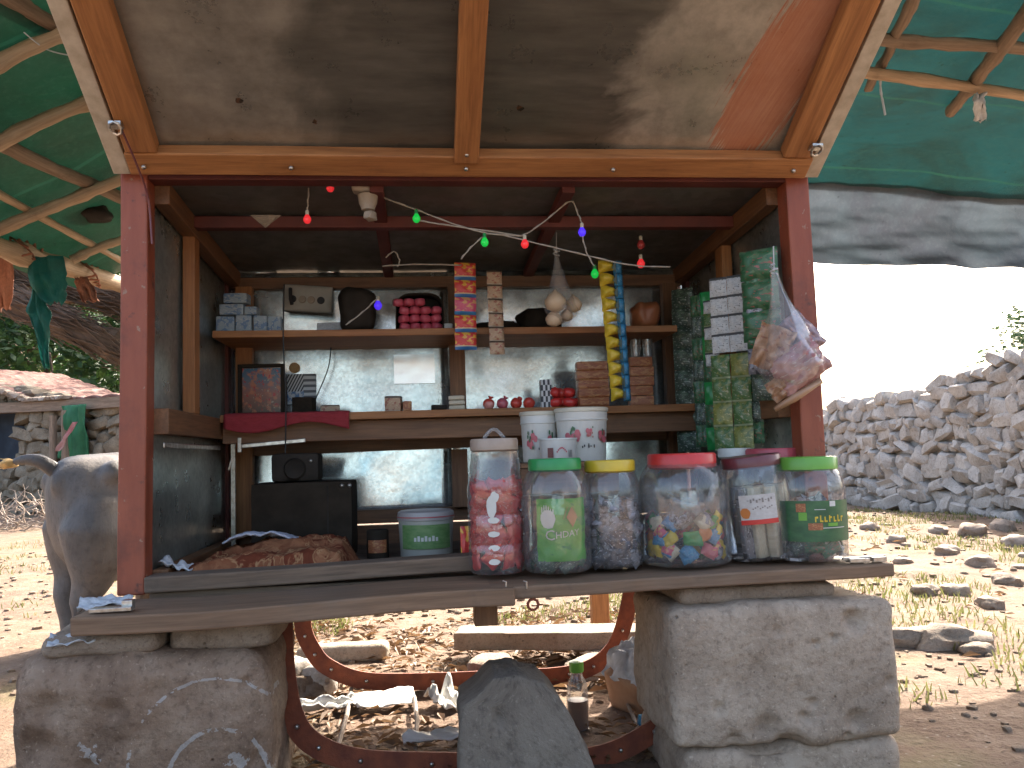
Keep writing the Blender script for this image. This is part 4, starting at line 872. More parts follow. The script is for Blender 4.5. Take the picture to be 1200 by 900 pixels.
M['pk_lime'] = printed('lime_sachet', (.20, .22, .06), (.11, .16, .05), (.42, .38, .14), 1.4, ((0, .08, (.3, .36, .22)),))
M['pk_dark'] = printed('dark_sachet', (.055, .085, .065), (.10, .16, .11), (.38, .41, .37), 1.8)
M['pk_garden'] = printed('green_red_sachet', (.04, .13, .06), (.10, .19, .10), (.32, .10, .08), 1.5)
M['pk_silver'] = printed('silver_wrapper', (.24, .24, .27), (.09, .09, .10), (.42, .42, .46), 1.7, rough=.22)
M['pk_char'] = printed('charcoal_wrapper', (.07, .07, .085), (.03, .03, .04), (.38, .38, .42), 1.7, rough=.22)
M['pk_sweet'] = printed('red_wrapper', (.58, .07, .05), (.50, .10, .07), (.70, .30, .26), 1.6, rough=.25)
M['pk_bisc'] = printed('brown_biscuit_pack', (.34, .12, .05), (.46, .22, .09), (.20, .06, .03), 2.0, rough=.4)
M['pk_chips'] = printed('yellow_crisp_pack', (.62, .44, .035), (.56, .36, .03), (.66, .52, .10), 1.2)
M['pk_chipsb'] = printed('blue_crisp_pack', (.04, .20, .38), (.06, .28, .46), (.20, .40, .5), 1.6)
def sachet_mesh(wd, ht, th, seed=0, mi=0):
    mb = MB()
    def fn(sg):
        def f(u, v):
            e = (1-abs(2*u-1)**5)*(1-abs(2*v-1)**6); wv = .10*nz((u*4, v*5, seed), 1, seed)
            return V((u-.5)*wd*(1+.03*nz((v*4, seed, 0))), sg*th/2*e*(1+wv*3)+.004*nz((u*3, v*3, seed+4)), (v-.5)*ht)
        return f
    mb.grid(fn(-1), 10, 10); mb.grid(fn(1), 10, 10, flip=True); return mb
def strip(name, label, cat, top, bot, wdir, wd, n, mats, th=.008, group='strips of sachets hanging in the kiosk', cols=1, overlap=1.0, part_name='sachet', seed=0):
    top, bot = Vector(top), Vector(bot); root = thing(name, label, cat, top, group); wdir = Vector(wdir).normalized()
    ln = (bot-top)/n; ht = ln.length*overlap; cache = {}; cw = wd/cols
    ya = wdir.cross(-ln.normalized()); R = Matrix((wdir, -ya, -ln.normalized())).transposed().to_4x4()
    for i in range(n):
        for j in range(cols):
            k_ = mats[(i+j*2) % len(mats)]
            if k_ not in cache:
                o = sachet_mesh(cw*.97, ht, th, len(cache)+seed).build(part_name, M[k_], root, smooth=180); o.data.transform(Matrix.Translation(origin(root))); cache[k_] = o
            else: o = cache[k_].copy(); COL.objects.link(o); o.parent = root
            o.matrix_local = Matrix.Translation(ln*(i+.5)+wdir*((j-(cols-1)/2)*cw)) @ R @ Matrix.Rotation(rnd(-.025, .025), 4, 'Y') @ Matrix.Rotation(rnd(-.10, .10), 4, 'Z') @ Matrix.Rotation(rnd(-.08, .08), 4, 'X')
    return root
# ---- hanging strips
strip('sachet_strip', 'hanging strip of red and yellow sachets with blue bands left of the beige strip', 'sachet strip', P(545, 308, .50), P(546, 410, .50), (1, .25, 0), .066, 5, ['pk_red', 'pk_red', 'pk_pink'], .016)
strip('sachet_strip', 'narrow hanging strip of beige and brown sachets in the middle of the kiosk', 'sachet strip', P(579, 317, .52), P(583, 416, .52), (1, .15, 0), .046, 6, ['pk_beige'], .012)
cs = thing('crisp_packet_strip', 'long hanging strip of yellow and blue crisp packets on the right', 'crisp strip', P(714, 306, .42), 'strips of sachets hanging in the kiosk')
n = 11; t0, t1 = P(714, 306, .42), P(728, 470, .42)
for i in range(n):
    a = t0.lerp(t1, (i+.5)/n); h = (t1-t0).length/n; wd = .068*(1-.035*i*.5)
    q = MB()
    def cf(sg):
        def f(u, v):
            e = (1-abs(2*u-1)**4)*(1-abs(2*v-1)**3); z = (v-.5)*h*1.02-.3*h*(1-abs(2*v-1))*(u-.4)*0
            return a + V((u-.5)*wd*.66-.16*wd, sg*.016*e+.006*nz((u*3, v*3, i), 1, i), z*(1.04-.52*u**1.5)+.10*h*math.sin(u*3))
        return f
    q.grid(cf(-1), 8, 8); q.grid(cf(1), 8, 8, flip=True); pkt = q.build('crisp_packet', M['pk_chips'], cs, smooth=180)
    q = MB()
    q.grid(lambda u, v: a+V(wd*(.14+.36*u), -.012*math.sin(u*3.1)*(1-abs(2*v-1)**3)+.004*nz((u*4, v*4, i+9)), (v-.5)*h*1.0), 6, 8); q.build('blue_end', M['pk_chipsb'], pkt, smooth=180, solid=.002)
    q = MB()
    q.add([a+V(wd*.17, -.021, h*.42), a+V(wd*.02, -.021, -.16*h), a+V(wd*.17, -.019, -h*.46), a+V(wd*.2, -.016, 0)], [[0, 1, 2, 3]]); q.build('green_flash', M['pk_dark'], pkt, solid=.001)
WX = .695
def wall_strip(label, u0, u1, v0t, v0b, n, mats, cols=1, name='sachet_strip', X=WX, yaw=.75, th=.012, ov=1.0, seed=0):
    um = (u0+u1)/2; t, b = PX(um, v0t, X), PX(um, v0b, X); wd = (u1-u0)*mpp(t)/(math.cos(yaw-.0)*.75+.32)
    return strip(name, label, 'sachet strip', t, V(t.x, t.y, b.z), (math.cos(yaw), -math.sin(yaw), 0), wd, n, mats, th, cols=cols, overlap=ov, seed=seed)
wall_strip('strip of dark glossy sachets nearest the back on the right wall', 786, 811, 338, 530, 8, ['pk_dark'], X=.66)
wall_strip('thin bright green strip of sachets beside the white ones on the right wall', 820, 836, 342, 528, 7, ['pl_green', 'pk_garden'], X=.66)
wall_strip('pale grey and white sheet of sachets with dark seams on the right wall', 832, 870, 324, 414, 4, ['pk_white'], 2, X=.655, th=.007)
wall_strip('green and yellow sachets hanging below the white ones on the right wall', 834, 876, 415, 528, 4, ['pk_green', 'pk_green', 'pk_lime'], 2, X=.65)
wall_strip('large green and red packets hanging near the right front post', 868, 908, 292, 402, 3, ['pk_garden'], 1, X=.675, th=.03)
wall_strip('short strip of dark green packets half hidden by the plastic bag', 880, 904, 405, 470, 2, ['pk_dark'], 1, X=.69, th=.02)
wall_strip('narrow strip of green printed sachets right of the dark strip on the right wall', 808, 822, 346, 524, 7, ['pk_garden', 'pk_dark'], X=.665, seed=3)
wall_strip('strip of silver and green sachets behind the big snack bag', 872, 892, 318, 440, 4, ['pk_garden', 'pk_silver'], 1, X=.665, th=.02, seed=4)
wall_strip('short pale and green strip at the left edge of the white sachet sheet', 824, 838, 352, 430, 5, ['pk_white', 'pk_green'], X=.64, th=.01, seed=5)
wall_strip('dark green strip hanging lowest beside the green and yellow sachets', 872, 890, 420, 520, 4, ['pk_dark', 'pk_garden'], 1, X=.70, th=.015, seed=6)
# ---- plastic bags
def bag(name, label, cat, neck, c, rx, ry, h, m, seed, contents):
    B = thing(name, label, cat, neck, 'plastic bags hanging in the kiosk'); c = Vector(c); neck = Vector(neck); q = MB()
    def fn(u, v):
        a = u*2*math.pi; t = v
        rr = (.10+.9*min(1, t*1.25)**(1.4 if seed == 2 else 1.25)) if t < .8 else math.sqrt(max(0, 1-((t-.8)/.2)**2))*1.0
        ce = neck.lerp(V(c.x, c.y, neck.z), min(1, t*1.3)); ce.z = neck.z-(neck.z-(c.z-h/2))*t
        k_ = 1+.22*nz((math.cos(a)*1.6, math.sin(a)*1.6, t*3.5), 1, seed)+.06*math.sin(a*9+seed)*(1-t)
        return ce+V(math.cos(a)*rx*rr*k_, math.sin(a)*ry*rr*k_, .01*nz((a, t*6, seed)))
    q.grid(fn, 36, 26); q.build('bag_film', M[m], B, smooth=180)
    q = MB(); q.tube([neck+V(.008*math.cos(i), .008*math.sin(i), .002*i-.006) for i in range(12)], .0025, 5); q.tube([neck, neck+V(.002, 0, .06)], .0015, 5); q.build('string', M['white_cloth'], B)
    return B
nk = P(652, 297, .42); bc_ = P(657, 360, .42)
bag('plastic_bag', 'clear bag of pale bulbs hanging from the ceiling between the sachet strips', 'plastic bag', nk, bc_, .048, .04, .09, 'bag', 2, None)
M['bulb_skin'] = basic('pale_bulb_skin', (.50, .33, .20), (.60, .45, .30), 9, .6, 0, .2, 30)
for i, (u, v, r, Y) in enumerate(((651, 354, .031, .40), (672, 357, .025, .44), (649, 374, .024, .415), (664, 370, .019, .445))):
    p = P(u, v, Y); q = MB().lathe([(.002, r*1.15), (r*.22, r*.95), (r*.55, r*.72), (r*.95, r*.2), (r, -.1*r), (r*.8, -r*.6), (r*.3, -r*.86), (.001, -r*.88)], p, 18)
    tag(q.build('garlic_bulb', M['bulb_skin'], base=p, smooth=180), ('large pale round bulb at the front of the hanging clear bag', 'round bulb at the right inside the hanging clear bag', 'pointed bulb at the bottom of the hanging clear bag', 'small bulb at the back of the hanging clear bag')[i], 'bulb', 'bulbs in the clear bag')
nk = P(907, 318, -.04)
bag('plastic_bag', 'big translucent bag of brown snacks hanging in front of the right red post', 'plastic bag', nk, P(928, 424, -.045), .078, .05, .12, 'bag', 7, None)
M['snack_pink'] = basic('pinkish_snack', (.40, .16, .15), (.48, .24, .2), 14, .7)
M['snack'] = basic('brown_snack', (.34, .19, .11), (.46, .30, .20), 14, .7, 0, .3)
M['pk_tan'] = printed('tan_snack_pack', (.34, .20, .12), (.44, .29, .19), (.24, .11, .07), 1.1, rough=.35)
M['pk_rosy'] = printed('rosy_snack_pack', (.40, .22, .20), (.33, .13, .13), (.52, .40, .36), 1.5, rough=.3)
M['pk_mauve'] = printed('mauve_snack_pack', (.30, .22, .25), (.40, .30, .32), (.46, .26, .22), 1.3, rough=.3)
def crumple(u, v, Y, wd, ht, th, rot, m_, label, seed):
    q = MB()
    for sg in (-1, 1):
        def f(a, b, sg=sg):
            e = (1-abs(2*a-1)**4)*(1-abs(2*b-1)**4); k_ = 1+.5*nz((a*3.5, b*3.5, seed+sg), 1, seed)
            return V((a-.5)*wd*(1+.10*nz((b*3, seed, 0))), sg*th/2*e*k_+.012*nz((a*5, b*5, seed+7))+.008*nz((a*11, b*9, seed+2)), (b-.5)*ht*(1+.10*nz((a*3, seed, 4))))
        q.grid(f, 22, 22, flip=sg > 0)
    o = q.build('snack_packet', M[m_], smooth=180); o.location = P(u, v, Y); o.rotation_euler = (0, rot, rnd(-.3, .1)); return tag(o, label, 'snack packet', 'snack packets in the hanging bag')
crumple(906, 408, -.045, .085, .105, .03, .35, 'pk_tan', 'tan packet at the left inside the big hanging bag', 2)
crumple(936, 428, -.060, .125, .09, .04, -.55, 'pk_rosy', 'crumpled rosy brown packet at the front of the big hanging bag', 5)
crumple(938, 392, -.030, .10, .07, .03, .9, 'pk_mauve', 'mauve packet at the back of the big hanging bag', 9)
crumple(917, 452, -.05, .07, .05, .025, -.6, 'pk_tan', 'small tan packet at the bottom of the big hanging bag', 12)
q = MB(); q.tube([P(908, 480, -.05), P(930, 466, -.06), P(962, 446, -.055)], [.006, .010, .007], 10, bumpy=.4)
tag(q.build('bread_stick', M['pk_tan'], base=P(925, 470, -.05), smooth=180), 'long pale brown rolled packet along the bottom of the big hanging bag', 'snack packet', 'snack packets in the hanging bag')

# ---- fairy lights, lamp holder, wires
FLY = .10
def wirep(pts, Y): return crom([P(u, v, y) if isinstance(y, (int, float)) else P(u, v, Y) for u, v, y in [(*p, Y) if len(p) == 2 else p for p in pts]], 6)
wire_m = basic('pale_twisted_wire', (.26, .22, .18), (.40, .35, .28), 60, .6)
FL = thing('fairy_lights', 'string of small coloured fairy lights draped under the kiosk ceiling', 'fairy lights', P(560, 250, FLY))
for pts in ([(362, 205), (361, 235), (360, 247)], [(387, 205), (387, 212)], [(420, 222), (455, 234), (488, 246), (530, 262), (568, 273), (600, 276), (615, 275), (640, 258), (668, 236), (677, 250), (682, 262)], [(682, 275), (687, 295), (696, 312)],
            [(568, 274), (590, 276), (640, 288), (690, 300), (740, 311), (785, 313)], [(568, 276), (552, 290), (540, 304)], [(488, 258), (530, 265), (615, 277)], [(448, 312), (490, 310), (540, 311)], [(452, 302), (462, 295), (468, 305), (466, 313)], [(443, 349), (425, 366), (405, 381)]):
    yy = .10 if pts[0][1] < 300 else .34
    p3 = wirep(pts, yy); q = MB(); q.tube(p3, .0016, 5, bumpy=.5); q.tube([p+V(.002*math.sin(i*1.7), .002*math.cos(i*1.7), .001) for i, p in enumerate(p3)], .0014, 5); q.build('wire', wire_m, FL, smooth=180)
def glow(name, c, e):
    k = NT(name); k.set(c, .25); k.b.inputs['Emission Color'].default_value = (*c, 1); k.b.inputs['Emission Strength'].default_value = e; return k.m
G = {'red': glow('lit_red_bulb', (.75, .03, .035), .10), 'green': glow('lit_green_bulb', (.01, .5, .06), .10), 'blue': glow('lit_blue_bulb', (.07, .03, .75), .14), 'dim_red': glow('unlit_red_bulb', (.4, .05, .05), 0.0)}
for u, v, c, yy in ((360, 256, 'red', .10), (387, 219, 'red', .10), (488, 255, 'green', .10), (568, 283, 'green', .10), (615, 285, 'red', .10), (682, 271, 'blue', .10), (697, 320, 'green', .34), (751, 308, 'red', .34), (443, 357, 'blue', .50), (751, 286, 'dim_red', .34)):
    p = P(u, v, yy); s_ = mpp(p); b = MB().lathe([(.0005, -6.5*s_), (2.8*s_, -5.5*s_), (4.6*s_, -2.5*s_), (4.6*s_, 0), (3*s_, 3*s_), (1.8*s_, 5*s_)], p, 14).build('bulb', G[c], FL, smooth=180)
    MB().lathe([(2.2*s_, 3.5*s_), (2.2*s_, 9*s_), (1.2*s_, 10*s_)], p, 10).build('bulb_holder', M['pl_green'] if c == 'green' else M['cream'], b, smooth=50)
LH = thing('lamp_holder', 'cream lamp holder with rag hanging under the kiosk ceiling', 'lamp holder', P(428, 235, .08)); p = P(428, 222, .08)
M['dusty_cream'] = basic('dusty_cream_plastic', (.28, .23, .18), (.38, .32, .25), 14, .6)
q = MB().block(p, (.03, .022, .011), .008, .003, 30, (), 8, 2, Matrix.Rotation(.12, 3, 'Y')); q.build('mount', M['dusty_cream'], LH, smooth=180, weld=True)
MB().lathe([(.005, -.012), (.024, -.014), (.021, -.035), (.016, -.046), (.016, -.05), (.003, -.052)], p+V(.006, 0, 0), 16).build('socket', M['dusty_cream'], LH, smooth=50)
MB().rock(p+V(.010, 0, -.064), (.017, .014, .013), 4, 2, .4).tube([p+V(.008, 0, -.05), p+V(.01, 0, -.06)], .004, 6).build('rag_plug', M['dusty_cream'], LH)
q = MB(); a = P(310, 253, .27); q.grid(lambda u, v: P(293+37*u*(1-v)+18*v, 252+15*v, .272)+V(0, .004*nz((u*4, v*4, 1)), 0), 8, 6)
tag(q.build('paper_scrap', M['dusty_cream'], base=a, solid=.001), 'triangular paper scrap tucked on the red roof beam', 'paper scrap')
black_wire = basic('black_cable', (.012, .012, .013), None, rough=.5)
q = MB(); q.tube(wirep([(333, 333), (332, 400), (335, 470), (334, 545)], .53), .0022, 6); tag(q.build('cable', black_wire, base=P(333, 430, .53), smooth=180), 'thin black cable hanging straight down past both shelves at the left', 'cable', 'cables in the kiosk')
q = MB(); q.tube(wirep([(388, 405), (385, 430), (374, 458), (362, 484)], .80), .002, 6); tag(q.build('cable', black_wire, base=P(375, 450, .80), smooth=180), 'curved black cable hanging against the bright back sheet', 'cable', 'cables in the kiosk')

# ---- upper shelf
Y1 = .66
for u0, u1, v0, v1, z, lab in ((254, 276, 361, 383, 0, 'pale blue packet at the left end of the bottom row on the upper shelf'), (277, 296, 360, 383, 0, 'second pale blue packet of the bottom row on the upper shelf'), (298, 314, 361, 383, 0, 'third pale blue packet of the bottom row on the upper shelf'), (315, 331, 362, 383, 0, 'pale blue packet right of the pile, next to the switch board'),
                               (259, 287, 347, 360, 1, 'pale blue packet lying in the middle of the pile on the upper shelf'), (288, 303, 349, 359, 1, 'small pale blue packet stacked at the right of the pile'), (264, 292, 334, 346, 2, 'topmost pale blue packet of the pile on the upper shelf')):
    zz = Z1+(0, hpx(270, 361, 383, Y1)+.002, hpx(270, 361, 383, Y1)+hpx(270, 347, 360, Y1)+.004)[z]
    carton(u0, u1, v0, v1, Y1, zz, .05, 'pk_blue', lab, 'packet', 'packet', 'pale blue packets on the upper shelf', rnd(-.12, .12))
SB = thing('switch_board', 'dusty white switch board with sockets leaning on the back wall above the upper shelf', 'switch board', P(361, 352, .80))
bcn = P(361, 351, .79); Rm = Matrix.Rotation(.07, 3, 'Y'); q = MB().block(bcn, (.077, .018, .042), .005, .001, 20, (), 8, 1, Rm); q.build('panel', basic('dusty_switch_panel', (.33, .31, .27), (.44, .42, .37), 12, .6), SB, smooth=60, weld=True)
for i, dx in enumerate((-.045, -.015, .012, .042)):
    c = bcn+Rm @ V(dx, -.019, -.004); MB().lathe([(.001, .003), (.011, .003), (.012, 0)], V(0, 0, 0), 14).build('socket', M['black_ink'] if i in (0, 3) else M['dusty_cream'], SB, smooth=40)
    o = SB.children[-1]; o.data.transform(Matrix.Translation(-(-origin(SB)))); o.location = c-origin(SB); o.rotation_euler = (math.radians(90), 0, 0)
q = MB(); q.tube(crom([bcn+V(-.05, -.03, .03), bcn+V(-.048, -.04, -.0), bcn+V(-.046, -.03, -.02)], 4), .006, 6); q.build('plug', M['black_ink'], SB, smooth=180)
carton(372, 402, 368, 383, .70, Z1, .06, 'white_cloth', 'pale folded paper lying under the switch board on the upper shelf', 'paper', 'folded_paper')
c, wd = px(399, 442, 355, Y1); h = hpx(420, 333, 383, Y1)
q = MB().block((0, 0, h/2), (wd/2, .05, h/2), .03, .006, 14, (), 20, 5); o = q.build('black_bag', M['dark'], smooth=180, weld=True); o.location = (c.x, c.y, Z1+.003); tag(o, 'black bag standing on the upper shelf beside the pink sweets', 'bag')
# pink sweets in an open dark arched holder
c, wd = px(464, 519, 360, Y1); h = hpx(490, 339, 383, Y1)
DH = thing('sweet_holder', 'dark arched holder packed with pink wrapped sweets on the upper shelf', 'sweet holder', (c.x, Y1, Z1))
q = MB(); n = 16; ar = [(wd/2*math.copysign(1, math.cos(math.pi*i/n))*abs(math.cos(math.pi*i/n))**.6, h*.45+h*.57*math.sin(math.pi*i/n)**.6) for i in range(n+1)]; ar = [(wd/2, 0)]+ar+[(-wd/2, 0)]
q.grid(lambda u, v: V(c.x+ar[min(len(ar)-1, int(u*(len(ar)-1)+.5))][0], Y1-.02+.08*v, Z1+.001+ar[min(len(ar)-1, int(u*(len(ar)-1)+.5))][1]), len(ar)-1, 1); q.build('shell', M['dark'], DH, smooth=50, solid=.003)
q = MB(); q.add([V(c.x+a, Y1+.06, Z1+.001+b) for a, b in ar], [list(range(len(ar)))]); q.build('back_plate', M['dark'], DH, solid=.002)
sw = None; sx_ = wd/4.4; sz = h/4.6
for j in range(4):
    for i in range(4 if j < 3 else 3):
        p = V(c.x+(i-1.5)*sx_+(.0 if j % 2 else .002)-(sx_*.5 if j == 3 else 0), Y1-.012+rnd(-.003, .003), Z1+.004+sz*(j+.5))
        if sw is None:
            sw = MB().rock((0, 0, 0), (sx_*.5, .016, sz*.5), 2, 2, .12, .62).build('wrapped_sweet', printed('pink_wrapper', (.58, .10, .15), (.66, .22, .24), (.30, .04, .06), 2.4), smooth=180); o = sw
        else: o = sw.copy(); COL.objects.link(o)
        o.location = p; o.rotation_euler = (rnd(-.2, .2), rnd(-.2, .2), rnd(-.3, .3))
        tag(o, 'pink wrapped sweet packed in the dark arched holder on the upper shelf', 'sweet', 'pink sweets in the arched holder')
carton(519, 530, 373, 383, Y1, Z1, .03, 'white', 'tiny white box on the upper shelf right of the pink sweets', 'box', 'small_box')
for (u0, u1, v0, lab) in ((608, 652, 354, 'dark cloth bundle piled on the upper shelf behind the hanging bag'), (556, 606, 369, 'low dark cloth lying on the upper shelf behind the beige strip')):
    c, wd = px(u0, u1, 370, .72); h = hpx(620, v0, 384, .72); q = MB().rock((0, 0, 0), (wd/2, .06, h*.62), u0*.01, 3, .35, .8)
    for p in q.v: p.z = max(-.0, p.z+h*.38)
    o = q.build('cloth_bundle', M['cabinet'], smooth=180); o.location = (c.x, .72, Z1+.001); tag(o, lab, 'bundle', 'dark bundles on the upper shelf')

# ---- generic jar
def jar(name, label, cat, u0, u1, vt, vb, Y, prof, lid, z0=None, mat='clear', sq=0.0, tilt=0.0, group=None, lid_r=.72, lid_h=.09, ribs=True):
    c, wd = px(u0, u1, vb, Y); r = wd/2; h = hpx((u0+u1)/2, vt, vb, Y); z = z0 if z0 is not None else c.z; h = P((u0+u1)/2, vt, Y).z-z
    J = thing(name, label, cat, (c.x, Y, z), group); o3 = V(c.x, Y, z)
    b = [(r*.02, .002), (r*a_, .0015)] if False else []
    q = MB().lathe([(r*.02, .003)]+[(r*a_, .001+h*t) for a_, t in prof], o3, 40, False, sq=sq); q.build('jar_body', M[mat], J, smooth=50)
    lr = r*lid_r; lz = h*(1-lid_h)
    if lid:
        rim = [(lr*.9, lz-.004), (lr, lz), (lr*1.0, h*.985), (lr*.95, h), (lr*.8, h*.995), (.001, h*.99)]
        q = MB().lathe(rim, o3, 48, False)
        for i, p in enumerate(q.v):
            if i < 48*3 and i % 2: d = V(p.x-o3.x, p.y-o3.y, 0); q.v[i] = p-d*.02
        q.build('lid', M[lid], J, smooth=40)
    if tilt: J.rotation_euler = (0, tilt, 0)
    return J, o3, r, h
def fill(o3, r, z0, z1, n, kinds, label, cat, group, name, parent_rot=0.0, seed=0, lift=0.0):
    """n little packets packed in a drum; kinds: list of source objects"""
    rng = random.Random(seed); i = 0
    per = max(1, int(n/max(1, round((z1-z0)/.03)))); layers = max(1, math.ceil(n/per)); outs = []
    for L in range(layers):
        zc = z0+(z1-z0)*(L+.5)/layers
        for k_ in range(per):
            if i >= n: break
            ring = 1.0 if k_ < per*.72 else .45; a = 2*math.pi*k_/(per*.72 if ring == 1 else per*.28)+L*1.3+rng.uniform(-.2, .2)
            src = kinds[rng.randrange(len(kinds))]; o = src.copy(); COL.objects.link(o)
            p = V(math.cos(a)*r*ring*.78, math.sin(a)*r*ring*.78, zc+rng.uniform(-.006, .006)); q_ = o3+p
            if parent_rot: q_ = o3+Matrix.Rotation(parent_rot, 3, 'Y') @ p
            o.location = q_; o.rotation_euler = (rng.uniform(-.5, .5), rng.uniform(-.9, .9), a+math.pi/2+rng.uniform(-.3, .3))
            tag(o, label if isinstance(label, str) else label[kinds.index(src)], cat, group); o.name = name; i += 1
    return
def srcs(*specs):
    out = []
    for wd, ht, th, m in specs: o = sachet_mesh(wd, ht, th, rnd(0, 9)).build('packet', M[m], smooth=180); out.append(o)
    return out
def drop(l):
    for o in l: bpy.data.objects.remove(o)
def cyl(o3, r, a, z, off=.0012): return o3+V((r+off)*math.sin(a), -(r+off)*math.cos(a), z)
def cyl_patch(mb, o3, rf, a0, a1, z0, z1, nu=12, nv=6): return mb.grid(lambda u, v: cyl(o3, rf(z0+(z1-z0)*v) if callable(rf) else rf, a0+(a1-a0)*u, z0+(z1-z0)*v), nu, nv)
def cyl_blob(mb, o3, r, a, z, ra, rz_, seed, n=12):
    pts = [cyl(o3, r, a, z, .002)]+[cyl(o3, r, a+ra*math.cos(t/n*6.283)*(1+.4*nz((math.cos(t/n*6.28)*2, math.sin(t/n*6.28)*2, seed))), z+rz_*math.sin(t/n*6.283)*(1+.4*nz((math.cos(t/n*6.28)*2, math.sin(t/n*6.28)*2, seed+5))), .0016) for t in range(n)]
    return mb.add(pts, [[0, 1+t, 1+(t+1) % n] for t in range(n)])
TALL = [(.9, 0), (1, .03), (1, .20), (.96, .215), (1, .23), (1, .42), (.96, .435), (1, .45), (1, .62), (.98, .66), (.90, .72), (.90, .80), (.86, .82), (.86, .90)]
WIDE = [(.86, 0), (.97, .02), (1, .06), (1, .66), (.985, .72), (.93, .80), (.82, .87), (.74, .905), (.71, .915), (.71, .93)]
JG = 'big clear sweet jars on the counter'
M['tan_lid'] = basic('dull_tan_lid', (.33, .25, .19), (.41, .33, .27), 16, .4)
J1, o1, r1, h1_ = jar('sweet_jar', 'tall clear jar of red wrapped sweets at the left end of the counter jars', 'jar', 550, 616, 514, 664, -.05, TALL, 'tan_lid', ZC, lid_r=.86, lid_h=.085, group=JG)
q = MB()
for i in range(4):
    cyl_blob(q, o1, r1, -.18, h1_*(.10+.10*i), .20, h1_*.022, i)
cyl_blob(q, o1, r1, -.24, h1_*.50, .17, h1_*.085, 9); cyl_blob(q, o1, r1, -.12, h1_*.57, .15, h1_*.04, 11)
q.build('printed_lettering', M['white'], J1, smooth=180)
q = MB(); q.tube([o1+V(-.022+.044*i/8, 0, h1_+.001+.020*math.sin(math.pi*i/8)) for i in range(9)], .004, 8); q.build('lid_handle', M['clear_hazy'], J1, smooth=180)
S = srcs((.042, .042, .016, 'pk_sweet'), (.036, .04, .014, 'pl_red')); fill(o1, r1*.97, .016, h1_*.68, 72, S, ('red wrapped sweet with pale print in the tall clear jar', 'plain red wrapped sweet in the tall clear jar'), 'sweet', 'red sweets in the tall jar', 'sweet_packet', seed=2); drop(S)
J2, o2, r2, h2 = jar('sweet_jar', 'clear jar with dark green lid holding a large green sweet pack', 'jar', 614, 694, 537, 676, -.07, WIDE, 'pl_green', ZC, lid_r=.78, lid_h=.10, group=JG)
GP = thing('green_sweet_pack', 'large bright green pack with white lettering inside the green lidded jar', 'sweet pack', o2+V(.01, 0, .02))
rg = r2*.90
q = MB(); q.grid(lambda u, v: cyl(o2, rg-.003+.003*nz((u*5, v*6, 2)), -.84+1.86*u+.02*nz((v*4, 1, 1)), h2*(.11+.54*v)+.004*nz((u*5, 2, 2))), 24, 18); q.build('pack_film', printed('green_pack', (.07, .34, .035), (.09, .40, .045), (.035, .24, .05), .9), GP, smooth=180)
mid = h2*.385
q = MB(); text_mesh(q, 'C', .030, lambda x, y: cyl(o2, rg, -.36+x/rg, h2*.335+y, .003)); text_mesh(q, 'HDAY', .019, lambda x, y: cyl(o2, rg, .19+x/rg, h2*.345+y+.10*x, .003)); q.build('lettering', M['white'], GP)
q = MB(); cyl_blob(q, o2, rg, -.42, h2*.475, .24, h2*.080, 3)
for i in range(6): cyl_blob(q, o2, rg, -.60+.07*i, h2*(.55+.02*math.sin(i)), .018, h2*.035, i)
q.build('white_burst', M['white'], GP, smooth=180)
q = MB(); q.add([cyl(o2, rg, a, z, .003) for a, z in ((.36, h2*.40), (.16, h2*.49), (.33, h2*.58), (.53, h2*.49))], [[0, 3, 2, 1]]); q.build('brown_picture', M['pk_bisc'], GP)
q = MB()
for a0, b0_, a1, b1_ in ((.04, .47, .18, .58), (.36, .585, .55, .47)): q.add([cyl(o2, rg, a0, h2*b0_, .0033), cyl(o2, rg, a0+.03, h2*b0_, .0033), cyl(o2, rg, a1+.03, h2*b1_, .0033), cyl(o2, rg, a1, h2*b1_, .0033)], [[0, 1, 2, 3]])
q.build('pale_stripe', M['pk_lime'], GP)
S = srcs((.05, .035, .014, 'pk_dark'), (.045, .035, .014, 'pk_bisc'), (.05, .03, .014, 'pk_garden')); fill(o2, r2*.86, .016, h2*.16, 12, S, 'small packet lying under the green pack in the green lidded jar', 'sweet', 'packets under the green pack', 'sweet_packet', seed=5); drop(S)
J3, o3_, r3, h3 = jar('sweet_jar', 'clear jar with yellow lid full of grey and black wrapped sweets', 'jar', 684, 754, 539, 672, -.045, WIDE, 'pl_yellow', ZC, lid_r=.84, lid_h=.10, group=JG)
S = srcs((.055, .05, .022, 'pk_char'), (.052, .05, .022, 'pk_silver'), (.055, .05, .022, 'pk_char')); fill(o3_, r3*.96, .016, h3*.34, 22, S, 'dark wrapped sweet low in the yellow lidded jar', 'sweet', 'dark sweets in the yellow lidded jar', 'sweet_packet', seed=7)
fill(o3_, r3*.96, h3*.34, h3*.60, 12, [S[1]], 'silver grey wrapped sweet in the upper layers of the yellow lidded jar', 'sweet', 'silver sweets in the yellow lidded jar', 'sweet_packet', seed=8); drop(S)
J4, o4, r4, h4 = jar('sweet_jar', 'widest clear jar with bright red lid holding many coloured sweets', 'jar', 753, 856, 531, 672, -.05, WIDE, 'pl_red', ZC, lid_r=.76, lid_h=.125, group=JG)
cols4 = (('pl_orange', 'orange'), ('pl_green', 'green'), ('pl_yellow', 'yellow'), ('pk_silver', 'silver'), ('pl_pink', 'pink'), ('pk_chipsb', 'blue'), ('pk_pink', 'pink and gold'), ('pk_char', 'black'), ('cream', 'cream'))
S = srcs(*[(.036, .03, .016, m_) for m_, _ in cols4]); fill(o4, r4*.97, .016, h4*.46, 84, S, tuple('%s wrapped sweet in the lower half of the wide red lidded jar' % t for _, t in cols4), 'sweet', 'coloured sweets in the red lidded jar', 'sweet_packet', seed=9); drop(S)
